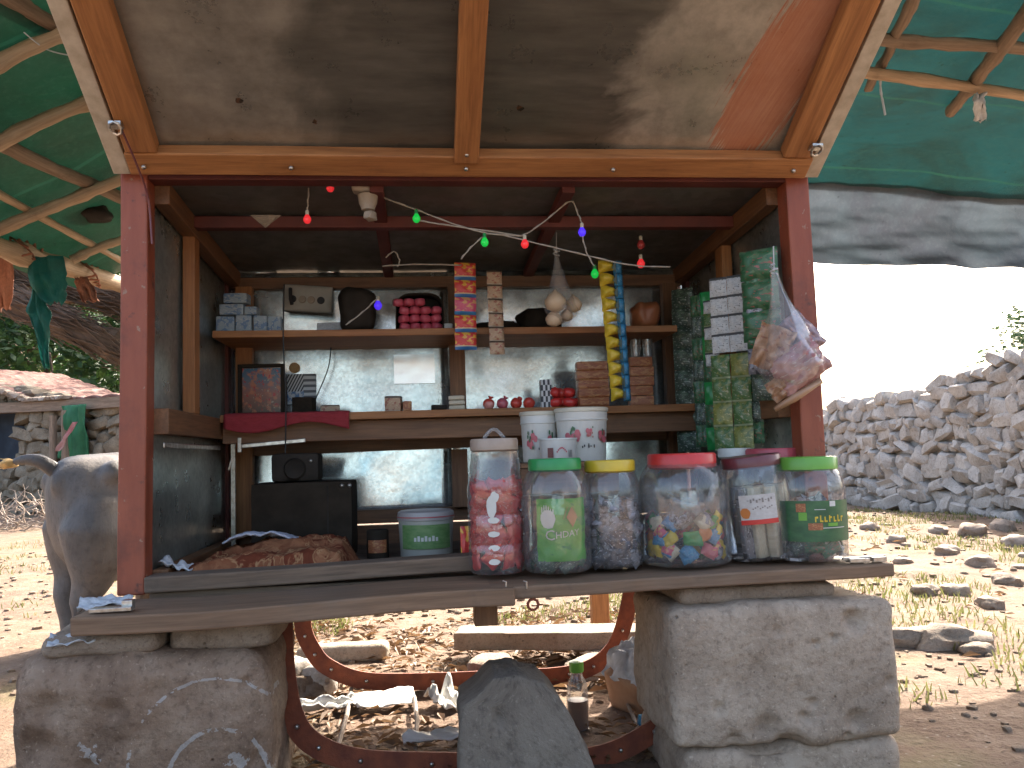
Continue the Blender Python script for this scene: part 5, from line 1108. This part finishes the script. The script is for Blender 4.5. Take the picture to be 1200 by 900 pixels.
S = srcs((.08, .065, .02, 'bag'), (.075, .06, .02, 'clear_hazy')); fill(o4, r4*.96, h4*.46, h4*.70, 9, S, ('hazy pouch on top of the coloured sweets in the red lidded jar', 'clear pouch on top of the coloured sweets in the red lidded jar'), 'pouch', 'pouches in the red lidded jar', 'pouch', seed=10); drop(S)
NAR = [(.90, 0), (1, .03), (1, .5), (.94, .75), (.86, .88), (.82, .91), (.82, .93)]
tl5 = -.085
J5, o5, r5, h5 = jar('sweet_jar', 'tilted clear jar with dark maroon lid and cream sticks inside', 'jar', 856, 934, 533, 662, -.055, NAR, 'pl_maroon', ZC+.007, lid_r=.86, lid_h=.10, tilt=tl5, group=JG)
Rt = Matrix.Rotation(tl5, 3, 'Y')
for i in range(14):
    a = i*2.4; rr = r5*.62*math.sqrt((i+.5)/14); p = o5+Rt @ V(rr*math.cos(a), rr*math.sin(a), h5*.36); q = MB(); q.block((0, 0, 0), (.013, .011, h5*.345), .004, .001, 20, (), 5, i)
    for t, l_ in enumerate(q.l): q.l[t] = V(l_.x*30+i, l_.z*9, 0)
    o = q.build('cream_stick', M['cream'] if i % 3 else M['pk_silver'], smooth=60, weld=True); o.location = p; o.rotation_euler = (rnd(-.04, .04), tl5+rnd(-.05, .05), rnd(0, 1))
    tag(o, 'cream coloured stick standing in the tilted maroon lidded jar' if i % 3 else 'stick in silver wrapper standing in the tilted maroon lidded jar', 'stick sweet', 'sticks in the tilted jar')
q = MB(); cyl_patch(q, o5, r5, -.85, .18, h5*.40, h5*.64); q.build('paper_label', basic('pale_label', (.58, .55, .52), (.5, .46, .43), 6, .5), J5, smooth=180)
q = MB(); cyl_patch(q, o5, r5+.001, -.85, .18, h5*.36, h5*.405); q.build('red_band', M['pl_red'], J5, smooth=180)
q = MB(); cyl_blob(q, o5, r5+.001, -.70, h5*.47, .14, h5*.05, 3); q.build('orange_print', M['pl_orange'], J5, smooth=180)
q = MB()
for i in range(9): a = -.62+.08*i; cyl_patch(q, o5, r5+.001, a, a+.05, h5*(.585-.02*(i % 2)), h5*(.592+.008*(i % 3)), 2, 1); cyl_patch(q, o5, r5+.001, a*.8, a*.8+.04, h5*(.50+.01*(i % 3)), h5*(.512+.01*(i % 3)), 2, 1)
q.build('label_marks', basic('grey_print', (.25, .22, .2), None, rough=.6), J5)
J6, o6, r6, h6 = jar('sweet_jar', 'clear jar with light green lid and dark green label at the right counter end', 'jar', 912, 991, 535, 659, -.085, WIDE, 'pl_lime', ZC+.002, lid_r=.84, lid_h=.12, group=JG)
q = MB(); cyl_patch(q, o6, r6, -1.3, 1.3, h6*.20, h6*.585, 28, 8); lab = q.build('paper_label', basic('dark_green_label', (.025, .09, .04), (.05, .15, .06), 5, .4), J6, smooth=180)
q = MB()
for i, a in enumerate((-.30, -.17, -.05, .08, .22, .35, .48)):     # unreadable yellow lettering
    cyl_patch(q, o6, r6+.0006, a, a+.035, h6*.385, h6*(.435+.012*(i % 2)), 2, 2)
    cyl_patch(q, o6, r6+.0006, a+.03, a+.085, h6*(.385 if i % 3 else .42), h6*(.40 if i % 3 else .437), 2, 2)
q.build('yellow_lettering', M['pl_yellow'], lab)
q = MB(); cyl_patch(q, o6, r6+.0006, -.10, .62, h6*.325, h6*.332, 8, 1); cyl_patch(q, o6, r6+.0006, -.30, .0, h6*.50, h6*.506, 6, 1); cyl_patch(q, o6, r6+.0006, .12, .3, h6*.53, h6*.58, 3, 2); q.build('white_lettering', M['white'], lab)
q = MB(); cyl_patch(q, o6, r6+.0006, -.78, -.52, h6*.48, h6*.56, 4, 2); cyl_patch(q, o6, r6+.0006, -.48, -.10, h6*.31, h6*.375, 4, 2); q.build('brown_pictures', M['pk_bisc'], lab)
q = MB(); cyl_patch(q, o6, r6+.0006, -.72, -.5, h6*.40, h6*.475, 4, 2); cyl_patch(q, o6, r6+.0006, .05, .35, h6*.345, h6*.375, 4, 1); q.build('green_pictures', M['pl_lime'], lab)
S = srcs((.045, .03, .014, 'pk_dark'), (.045, .03, .014, 'pk_garden'), (.042, .03, .014, 'pk_white'), (.04, .03, .014, 'pk_silver')); fill(o6, r6*.95, .016, h6*.30, 24, S, ('dark green packet low in the green labelled jar', 'green packet with red print low in the green labelled jar', 'white packet low in the green labelled jar', 'silver packet low in the green labelled jar'), 'sweet', 'packets in the green labelled jar', 'sweet_packet', seed=14)
fill(o6, r6*.90, h6*.32, h6*.62, 6, [S[3]], 'silver pouch high in the green labelled jar', 'pouch', 'pouches in the green labelled jar', 'pouch', seed=15); drop(S)
# second row of jars
J7, o7, r7, h7 = jar('sweet_jar', 'clear jar with flat white lid standing behind the red lidded jar', 'jar', 846, 888, 525, 650, .14, WIDE, 'white', ZC-.012, lid_r=.9, lid_h=.08, group='jars in the second row')
J8, o8, r8, h8 = jar('sweet_jar', 'clear jar with rose red lid in the row behind', 'jar', 876, 948, 525, 645, .10, WIDE, 'pl_rose', ZC-.012, lid_r=.9, lid_h=.11, group='jars in the second row')
for oo, rr, hh, sd_, lab in ((o7, r7, h7, 20, 'beige packet in the white lidded jar of the second row'), (o8, r8, h8, 22, 'beige packet in the rose lidded jar of the second row')):
    S = srcs((.04, .035, .015, 'pk_beige')); fill(oo, rr*.95, .006, hh*.5, 14, S, lab, 'sweet', 'beige packets in the second row', 'sweet_packet', seed=sd_); drop(S)

# ---- buckets on a crate behind the jars
YB = .26; ct = P(660, 541, YB).z
cc0, cw = px(606, 716, 560, YB); CR = thing('wooden_crate', 'brown wooden crate behind the jars carrying the white buckets', 'crate', (cc0.x, YB+.02, ZF))
for z in range(3):
    zz = ZF+.006+(ct-ZF-.012)*(z+.5)/3; hh = (ct-ZF-.02)/3-.012
    q = MB()
    for y in (YB-.085, YB+.125): q.bar((cc0.x-cw/2, y, zz), (cc0.x+cw/2, y, zz), .012, hh)
    for x in (-cw/2+.006, cw/2-.006): q.bar((cc0.x+x, YB-.078, zz), (cc0.x+x, YB+.118, zz), .011, hh-.004)
    q.build('crate_boards', M['wood_dark'], CR, bevel=.001)
q = MB(); q.box((cc0.x-cw/2, YB-.09, ct-.012), (cc0.x+cw/2, YB+.13, ct-.001)); q.build('crate_top', M['wood_dark'], CR, bevel=.001)
def bucket(label, u0, u1, v0, v1, Y, petals, lid=True):
    c, wd = px(u0, u1, v0, Y); r = wd/2; h = hpx((u0+u1)/2, v0, v1, Y); o3 = V(c.x, Y, ct); B = thing('bucket', label, 'bucket', o3, 'white plastic buckets on the crate')
    rf = lambda z: r*(.88+.11*z/h)
    MB().lathe([(.001, .002), (r*.86, .001), (r*.88, .004), (r*.95, h*.72), (r*.96, h*.74), (r*1.0, h*.75), (r*1.0, h*.77), (r*.975, h*.78), (r*.985, h*.90), (r*1.02, h*.91)], o3, 36, False).build('pail', basic('white_pail_plastic', (.64, .64, .60), (.56, .56, .52), 7, .4), B, smooth=45)
    MB().lathe([(r*1.0, h*.905), (r*1.03, h*.91), (r*1.03, h*.97), (r*.97, h*.985), (r*.9, h*.97), (.001, h*.97)], o3, 36, False).build('lid', basic('cream_pail_lid', (.62, .58, .46), (.55, .52, .44), 7, .4), B, smooth=45)
    q = MB(); g_ = MB(); bk = MB()
    for a, z, s_ in petals:
        rr = rf(h*z)
        for i in range(9): cyl_blob(q, o3, rr+.0003*i, a+rnd(-.22, .22)*s_, h*(z+rnd(-.10, .10)*s_), .11*s_, h*.06*s_, i+a*9)
        for i in range(6): cyl_blob(g_, o3, rr+.003, a+rnd(-.2, .2)*s_, h*(z+rnd(-.14, .16)*s_), .04*s_, h*.035*s_, i)
    for i, a in enumerate((-.2, -.12, .05, .14, .28)): cyl_patch(bk, o3, rf(h*.28)+.0006, a, a+.05, h*(.24+.02*(i % 2)), h*(.26+.02*(i % 3)+.02), 2, 1)
    q.build('flower_print', M['pl_pink'], B, smooth=180); g_.build('leaf_print', M['pk_garden'], B, smooth=180); bk.build('lettering', M['black_ink'], B); return B
bucket('smaller white bucket with pink flowers at the left on the crate', 609, 653, 481, 541, YB+.05, ((-.55, .42, 1.1), (.35, .36, 1.3)))
bucket('larger white bucket with pink flowers and dark lettering at the right on the crate', 650, 711, 478, 541, YB+.0, ((-.55, .45, 1.0), (.15, .52, .6), (.75, .46, .9)))
c, wd = px(631, 682, 540, YB-.07); hh = hpx(655, 513, 541, YB-.07); o3 = V(c.x-.003, YB-.062, ct)
CU = thing('white_tub', 'short white tub with pink print in front of the two buckets', 'tub', o3); r = wd/2*.86
MB().lathe([(.001, .002), (r*.9, .001), (r*.92, .004), (r, hh*.92), (r*1.04, hh*.93), (r*1.03, hh), (.001, hh*.99)], o3, 32, False).build('pail', M['white'], CU, smooth=45)
q = MB(); cyl_patch(q, o3, r*.97, -.75, -.42, hh*.2, hh*.6, 4, 2); q.build('red_print', M['pl_maroon'], CU, smooth=180)
q = MB()
for i in range(8): a = -.25+.07*i; cyl_patch(q, o3, r*.97, a, a+.07, hh*(.40+.16*math.sin(i/7*3.14)), hh*(.47+.16*math.sin(i/7*3.14)), 1, 1)
q.build('pink_arc_print', M['pl_pink'], CU, smooth=180)
q = MB()
for a in (.42, .52, .6): cyl_patch(q, o3, r*.97, a, a+.035, hh*.2, hh*.5, 1, 1)
q.build('lettering', M['black_ink'], CU)

# ---- lower shelf
Y2 = .66
c, wd = px(279, 334, 456, .74); h = hpx(306, 427, 489, .74); PF = thing('framed_picture', 'framed colourful picture standing at the left end of the lower shelf', 'picture', (c.x, .74, Z2+.002))
cz = Z2+.002+h/2; q = MB()
for s_ in (-1, 1): q.bar((c.x+s_*(wd/2-.006), .74, Z2+.003), (c.x+s_*(wd/2-.006), .74, Z2+h), .012, .014, (0, 1, 0)); q.bar((c.x-wd/2+.012, .74, cz+s_*(h/2-.007)), (c.x+wd/2-.012, .74, cz+s_*(h/2-.007)), .013, .011)
q.build('frame', M['cabinet'], PF, bevel=.001)
k = NT('devotional_print'); v = k.coord('lc'); x = k.n('ShaderNodeSeparateXYZ'); k.l(v, x.inputs[0])
c1 = k.ramp(x.outputs[1], (.0, (.10, .06, .04)), (.45, (.26, .10, .07)), (.75, (.10, .13, .16)), (1, (.03, .09, .15)))
c1 = k.mix(k.ramp(k.noise(v, 5, 4, .6), (.50, 0.0), (.58, .9)), c1, (.45, .15, .07)); c1 = k.mix(k.ramp(k.noise(k.coord('lc', (1.3, 1, 1)), 8, 3, .6), (.60, 0.0), (.64, 1.0)), c1, (.40, .03, .03)); c1 = k.mix(k.ramp(k.noise(k.coord('lc', (1, 1.2, 1)), 11, 3, .6), (.64, 0.0), (.67, .9)), c1, (.42, .36, .24))
MB().grid(lambda u, v: V(c.x-wd/2+.01+(wd-.02)*u, .742, Z2+.012+(h-.024)*v), 2, 2).build('print', k.set(c1, .25), PF)
q = MB(); rc = [P(262, 486, .545), P(409, 484, .545)]
def rcl(u, v):
    p = rc[0].lerp(rc[1], u); t = v*.10
    if t < .045: return V(p.x, .552+.045-t, Z2+.002+.002*nz((u*9, v*4, 1), 1))
    return V(p.x, .545+.004*nz((u*14, v*5, 3)), Z2+.001-(t-.045)*(.75+.25*math.sin(u*7)))
q.grid(rcl, 40, 14); tag(q.build('shelf_cloth', basic('red_cloth', (.24, .02, .025), (.32, .03, .04), 20, .85, 0, .3), base=rc[0], smooth=180, solid=.002), 'dark red cloth strip folded over the front edge of the lower shelf at the left', 'cloth')
for u0, u1, v0, v1, yy, m_, lab in ((344, 369, 466, 487, .70, 'cabinet', 'small dark box beside the framed picture on the lower shelf'), (452, 471, 468, 486, .64, 'pk_beige', 'small brown carton on the lower shelf below the mirror patch'), (472, 483, 474, 486, .64, 'pk_bisc', 'tiny brown carton right beside the small brown one'), (505, 524, 478, 485, .64, 'dark', 'flat dark box on the lower shelf left of the cream stack'), (376, 398, 476, 487, .72, 'pk_beige', 'low beige carton behind the red shelf cloth')):
    carton(u0, u1, v0, v1, yy, Z2+.001, .05, m_, lab, 'carton', 'carton', 'small cartons on the lower shelf', rnd(-.2, .2))
z = Z2+.001
for i, lab in enumerate(('bottom cream box of the little stack by the middle upright', 'middle cream box of the little stack by the middle upright', 'top cream box of the little stack by the middle upright')):
    o, _, _, hh = carton(526, 545, 467+6*i, 472.5+6*i, .64, z, .05, 'cream', lab, 'box', 'small_box', 'cream boxes by the middle upright', rnd(-.15, .15)); z += hh+.0005
for i, u in enumerate((573, 589, 605, 620)):
    p = P(u, 477, .63); r = .0175; p.z = Z2+r*.93; q = MB(); q.rock((0, 0, 0), (r, r, r*.95), i*3, 3, .10, .95); q.lathe([(.003, r*.9), (.006, r*1.1), (.009, r*1.35)], (0, 0, 0), 8)
    o = q.build('wrapped_ball', M['pk_sweet'] if i != 1 else M['pl_pink'], smooth=180); o.location = p; o.rotation_euler = (.4*i, .3, i)
    tag(o, ('leftmost red wrapped ball of the row on the lower shelf', 'paler pink red ball second in the row on the lower shelf', 'red wrapped ball third in the row on the lower shelf', 'red wrapped ball at the right end of the row near the checked box')[i], 'sweet ball', 'red balls on the lower shelf')
k = NT('checked_box'); v = k.coord('lc', (1, 1, 1)); ch = k.n('ShaderNodeTexChecker'); ch.inputs['Scale'].default_value = 5; k.l(v, ch.inputs[0]); M['checked'] = k.set(k.mix(ch.outputs['Fac'], (.6, .6, .6), (.03, .03, .04)), .5)
carton(633, 646, 447, 480, .64, Z2+.001, .04, 'checked', 'narrow black and white checked box on the lower shelf', 'box', 'checked_box')
for i in range(7):
    u, v = 650+rnd(0, 26), 0; p = P(650+(i % 4)*8.5, 470, .64); r = .022; q = MB().rock((0, 0, 0), (r, r*.8, r*.7), i*2.2, 2, .2, .8); o = q.build('red_packet', M['pk_sweet'] if i % 2 else M['pl_red'], smooth=180); o.location = V(p.x, .63+.02*(i % 2), Z2+.016+(.030 if i > 3 else 0)); o.rotation_euler = (0, rnd(-.4, .4), rnd(0, 3))
    tag(o, 'glossy red packet in the heap beside the checked box' if i % 2 == 0 else 'red packet with pale print in the heap beside the checked box', 'packet', 'red packets beside the checked box')
for (u0, u1, vb, vt, nrow, yy, lab) in ((677, 712, 479, 428, 5, .64, 'left stack by the red heap'), (737, 765, 478, 422, 5, .66, 'right stack by the crisp packets')):
    h = hpx(690, vt, vb, yy)/nrow
    for i in range(nrow):
        o, _, _, _ = carton(u0+rnd(-1, 1), u1+rnd(-1, 1), vb-h/mpp(P(690, 450, yy)), vb+.5, yy, Z2+.001+i*(h+.0006), .05, 'pk_bisc', 'brown biscuit pack %s of the %s' % (('at the bottom', 'second from the bottom', 'in the middle', 'second from the top', 'at the top')[i], lab), 'biscuit pack', 'biscuit_pack', 'biscuit packs on the lower shelf', rnd(-.1, .1))
zt_ = Z2+.001+5*(hpx(750, 422, 478, .66)/5+.0006)
for i, u in enumerate((745, 759)):
    p = P(u, 410, .66); p.z = zt_; r = .017; tag(MB().lathe([(.001, .003), (r*.78, .001), (r*.8, .003), (r, .055), (r*.96, .055), (r*.76, .006), (.001, .005)], p, 20, False).build('glass_tumbler', M['clear_hazy'], base=p, smooth=40), ('left clear tumbler on top of the right biscuit stack', 'right clear tumbler on top of the right biscuit stack')[i], 'tumbler', 'tumblers on the biscuit stack')
c, wd = px(738, 772, 365, .66); q = MB().rock((0, 0, 0), (wd/2, .04, hpx(750, 350, 383, .66)/2), 5, 3, .3, .75); o = q.build('brown_bag', M['pk_bisc'], smooth=180); o.location = (c.x, .66, Z1+hpx(750, 350, 383, .66)/2*.93); 
o.location.x = min(o.location.x, .56); tag(o, 'crumpled brown bag at the right end of the upper shelf', 'bag')
# papers on the back sheet
def flat(u0, u1, v0, v1, m_, name, label, cat, Y=D-.004, wob=.002):
    a = P(u0, v1, Y); b = P(u1, v0, Y)
    o = MB().grid(lambda u, v: V(a.x+(b.x-a.x)*u, Y-.003+wob*nz((u*5, v*5, u0)), a.z+(b.z-a.z)*v), 10, 8).build(name, M[m_], base=(a+b)/2, smooth=180); return tag(o, label, cat, 'papers on the back sheet')
M['glint'] = basic('glint_metal', (.9, .9, .9), (.85, .85, .85), 9, .22, 1.0)
flat(462, 509, 415, 450, 'glint', 'glint_patch', 'added mirror patch for the glint on the back sheet between the two shelves', 'sheet', wob=.0006)  # extra metal piece added for the bright reflection off cleaner sheet
k = NT('striped_poster'); v = k.coord('lc', (1, 1, 1)); x = k.n('ShaderNodeSeparateXYZ'); k.l(v, x.inputs[0])
s1 = k.math('GREATER_THAN', k.math('SINE', k.math('ADD', k.math('MULTIPLY', x.outputs[0], 60.0), k.math('MULTIPLY', x.outputs[1], -34.0))), .0); lf = k.math('LESS_THAN', x.outputs[0], .58)
s2 = k.math('GREATER_THAN', k.math('SINE', k.math('MULTIPLY', x.outputs[1], 34.0)), .1); up_ = k.math('MULTIPLY', lf, k.math('GREATER_THAN', x.outputs[1], .42))
c1 = k.mix(k.math('MULTIPLY', s1, up_), (.50, .54, .56), (.03, .04, .05)); c1 = k.mix(k.math('MULTIPLY', k.math('MULTIPLY', s2, k.math('SUBTRACT', 1.0, lf)), .9), c1, (.05, .06, .08)); c1 = k.mix(k.math('MULTIPLY', k.ramp(k.noise(v, 6, 3, .6), (.45, 0.0), (.55, 1.0)), k.math('MULTIPLY', lf, k.math('LESS_THAN', x.outputs[1], .42))), c1, (.08, .18, .35)); M['poster'] = k.set(c1, .5)
flat(337, 370, 438, 474, 'poster', 'striped_poster', 'small poster with black diagonal stripes stuck on the back sheet by the framed picture', 'poster')
q = MB(); p = P(345, 431, D-.008); q.add([p]+[p+V(.017*math.cos(t/18*6.283), 0, .017*math.sin(t/18*6.283)) for t in range(18)], [[0, 1+(t+1) % 18, 1+t] for t in range(18)]); tag(q.build('round_sticker', basic('ochre_sticker', (.35, .20, .07), (.42, .30, .16), 40, .6), base=p, solid=.001), 'round ochre sticker above the striped poster', 'sticker', 'papers on the back sheet')

# ---- floor of the kiosk
YC = .56; o, c, wd, h = carton(303, 416, 566, 654, YC, ZF, .22, 'cabinet', 'dark brown cabinet standing on the kiosk floor at the left', 'cabinet', 'cabinet'); CB = o
p0 = c
q = MB()
for i in range(2): q.rock(p0+V(wd/2-.025+.02*i, -.112, h-.012), .006, i, 2, 0, 1)
q.build('knob', M['steel'], CB, smooth=180)
q = MB(); q.bar(p0+V(wd*.26, -.1115, .01), p0+V(wd*.26, -.1115, h-.01), .004, .002, (0, 1, 0)); q.build('door_edge', M['dark'], CB)
RD = thing('radio', 'dark radio with round speaker on top of the brown cabinet', 'radio', (P(349, 565, YC).x, YC, ZF+h+.001)); c, wd2 = px(322, 376, 550, YC); h2_ = hpx(349, 533, 565, YC)
q = MB().block((c.x, YC, ZF+h+.002+h2_/2), (wd2/2, .06, h2_/2), .008, .001, 10, (), 8, 3); q.build('case', M['dark'], RD, smooth=60, weld=True)
q = MB().lathe([(.001, .004), (.02, .005), (.026, .008), (.03, .003), (.031, 0)], (0, 0, 0), 24); o = q.build('speaker', M['dark'], RD, smooth=50); o.data.transform(Matrix.Translation(origin(RD))); o.location = V(c.x, YC-.0605, ZF+h+.002+h2_*.45)-origin(RD); o.rotation_euler = (math.radians(90), 0, 0)
q = MB(); q.rock(V(c.x+wd2*.34, YC-.061, ZF+h+h2_*.75), .005, 1, 2, 0, 1); q.build('dial', M['steel'], RD, smooth=180)
# blanket heap
bl0, bl1 = P(205, 688, .06), P(404, 672, .10); k = NT('floral_blanket'); v = k.coord('obj')
nn_ = k.noise(v, 9, 4, .6, 1.5); c1 = k.ramp(nn_, (.40, (.13, .035, .018)), (.47, (.15, .042, .022)), (.50, (.36, .20, .10)), (.53, (.20, .07, .035)), (.62, (.24, .10, .05))); c1 = k.mix(k.ramp(k.noise(v, 26, 3, .6, .8), (.52, 0.0), (.58, .7)), c1, (.30, .13, .065)); k.bump(k.noise(v, 90, 3, .6), .3, .004); M['blanket'] = k.set(c1, .95, 0, .1)
def blk(u, v):
    x = bl0.x-.045+(bl1.x-bl0.x+.06)*u; y = .065+.36*v
    e = min(1, u*4.5)*min(1, (1-u)*14)*min(1, v*10+.30)*min(1, (1-v)*7)
    b = .030+.034*min(1, max(0, (u-.10)*2.6))*min(1, v*3.2+.1)-.012*max(0, u-.8)*5
    f = .011*math.sin(v*17+3*nz((u*3, v*2, 1)))+.014*nz((u*6, v*5, 4))+.008*fb((u*14, v*10, 0), 1, 3, 3)
    return V(x+.012*nz((u*4, v*4, 9)), y+.02*nz((u*5, v*2, 7)), ZF+.003+max(0, e*(b+f)))
tag(MB().grid(blk, 110, 60).build('blanket', M['blanket'], base=(bl0+bl1)/2, smooth=180), 'rumpled brown and orange patterned blanket heaped on the kiosk floor', 'blanket')
pc = P(305, 629, .27)
tag(MB().grid(lambda u, v: V(pc.x-.085+.17*u, pc.y-.03+.09*v, P(305, 634, .27).z+.020*(1-abs(2*u-1)**3)*(1-.4*v)*(1+.5*nz((u*5, v*3, 2)))+.004*nz((u*14, v*8, 4))), 30, 12).build('pale_cloth', basic('bluish_white_cloth', (.34, .37, .46), (.48, .50, .57), 14, .9, 0, .3), base=pc, smooth=180, solid=.004), 'bluish white cloth lying on top of the brown blanket', 'cloth', 'pale cloths on the floor')
pc2 = P(206, 684, .08)
tag(MB().grid(lambda u, v: V(pc2.x-.035+.07*u, pc2.y-.01+.05*v, ZF+.035+.02*nz((u*4, v*4, 5), 1)+.02*(1-u)), 14, 10).build('paper_scrap', M['white_cloth'], base=pc2, smooth=180, solid=.002), 'crumpled pale paper at the left end of the brown blanket', 'paper scrap', 'pale cloths on the floor')
c, wd = px(467, 533, 655, .42); h = hpx(500, 600, 655, .42); o3 = V(c.x, .42, ZF+.001); r = wd/2; TB = thing('plastic_tub', 'frosted plastic tub with green label and pink rimmed lid on the kiosk floor', 'tub', o3)
MB().lathe([(.001, .002), (r*.9, .001), (r*.92, .004), (r*.98, h*.8), (r*.98, h*.82)], o3, 36, False).build('tub_body', basic('frosted_plastic', (.36, .37, .33), (.44, .45, .4), 8, .35), TB, smooth=45)
MB().lathe([(r*.97, h*.80), (r*1.02, h*.81), (r*1.02, h*.87), (r*1.0, h*.88), (r*1.02, h*.885), (r*.99, h*.97), (r*.9, h), (.001, h*.99)], o3, 36, False).build('lid', basic('frosted_lid', (.34, .33, .33), (.40, .37, .36), 8, .35), TB, smooth=45)
q = MB(); cyl_patch(q, o3, r*1.02, -1.5, 1.5, h*.865, h*.885, 24, 1); q.build('pink_rim', M['pl_rose'], TB, smooth=180)
q = MB(); cyl_patch(q, o3, r*.965, -1.0, 1.0, h*.22, h*.72, 20, 3); lb = q.build('label', basic('green_tub_label', (.10, .22, .07), (.18, .30, .12), 6, .4), TB, smooth=180)
q = MB()
for i in range(7): a = -.45+.13*i; cyl_patch(q, o3, r*.97, a, a+.09, h*.38, h*(.46+.03*(i % 2)), 2, 1)
q.build('lettering', M['white'], lb)
c, wd = px(430, 456, 655, .45); h = hpx(443, 622, 655, .45); o3 = V(c.x, .45, ZF+.001); r = wd/2; TN = thing('tin', 'small dark tin with pinkish label between the cabinet and the tub', 'tin', o3)
MB().lathe([(.001, .001), (r, 0), (r, h*.95), (r*.9, h), (.001, h)], o3, 24, False).build('can', M['cabinet'], TN, smooth=45); q = MB(); cyl_patch(q, o3, r, -.9, .9, h*.2, h*.65, 12, 2); q.build('label', M['pk_bisc'], TN, smooth=180)
# packet beside the tall jar, scraps at the left end of the ledge
tag(sachet_mesh(.03, .06, .012, 3).build('hanging_packet', M['pk_red'], smooth=180), 'small red and dark packet standing just left of the tall jar', 'packet'); bpy.context.scene.objects['hanging_packet'].location = V(P(549, 640, .06).x, .06, ZF+.06); bpy.context.scene.objects['hanging_packet'].scale = (1.2, 1, 1.6)
for u, v, wd, ln, lab in ((124, 706, .10, .05, 'crumpled white plastic wrapper on the left end of the ledge board'), (86, 748, .085, .05, 'bluish white plastic scrap on the stone slab at the far left')):
    p = P(u, v, -.06 if v < 720 else -.15); q = sheet(MB(), V(p.x, p.y, p.z), wd, ln, .2, .25, .016, u*.3); tag(q.build('plastic_wrapper', M['white_cloth'], base=p, smooth=180, solid=.002), lab, 'plastic wrapper', 'plastic wrappers at the left end')
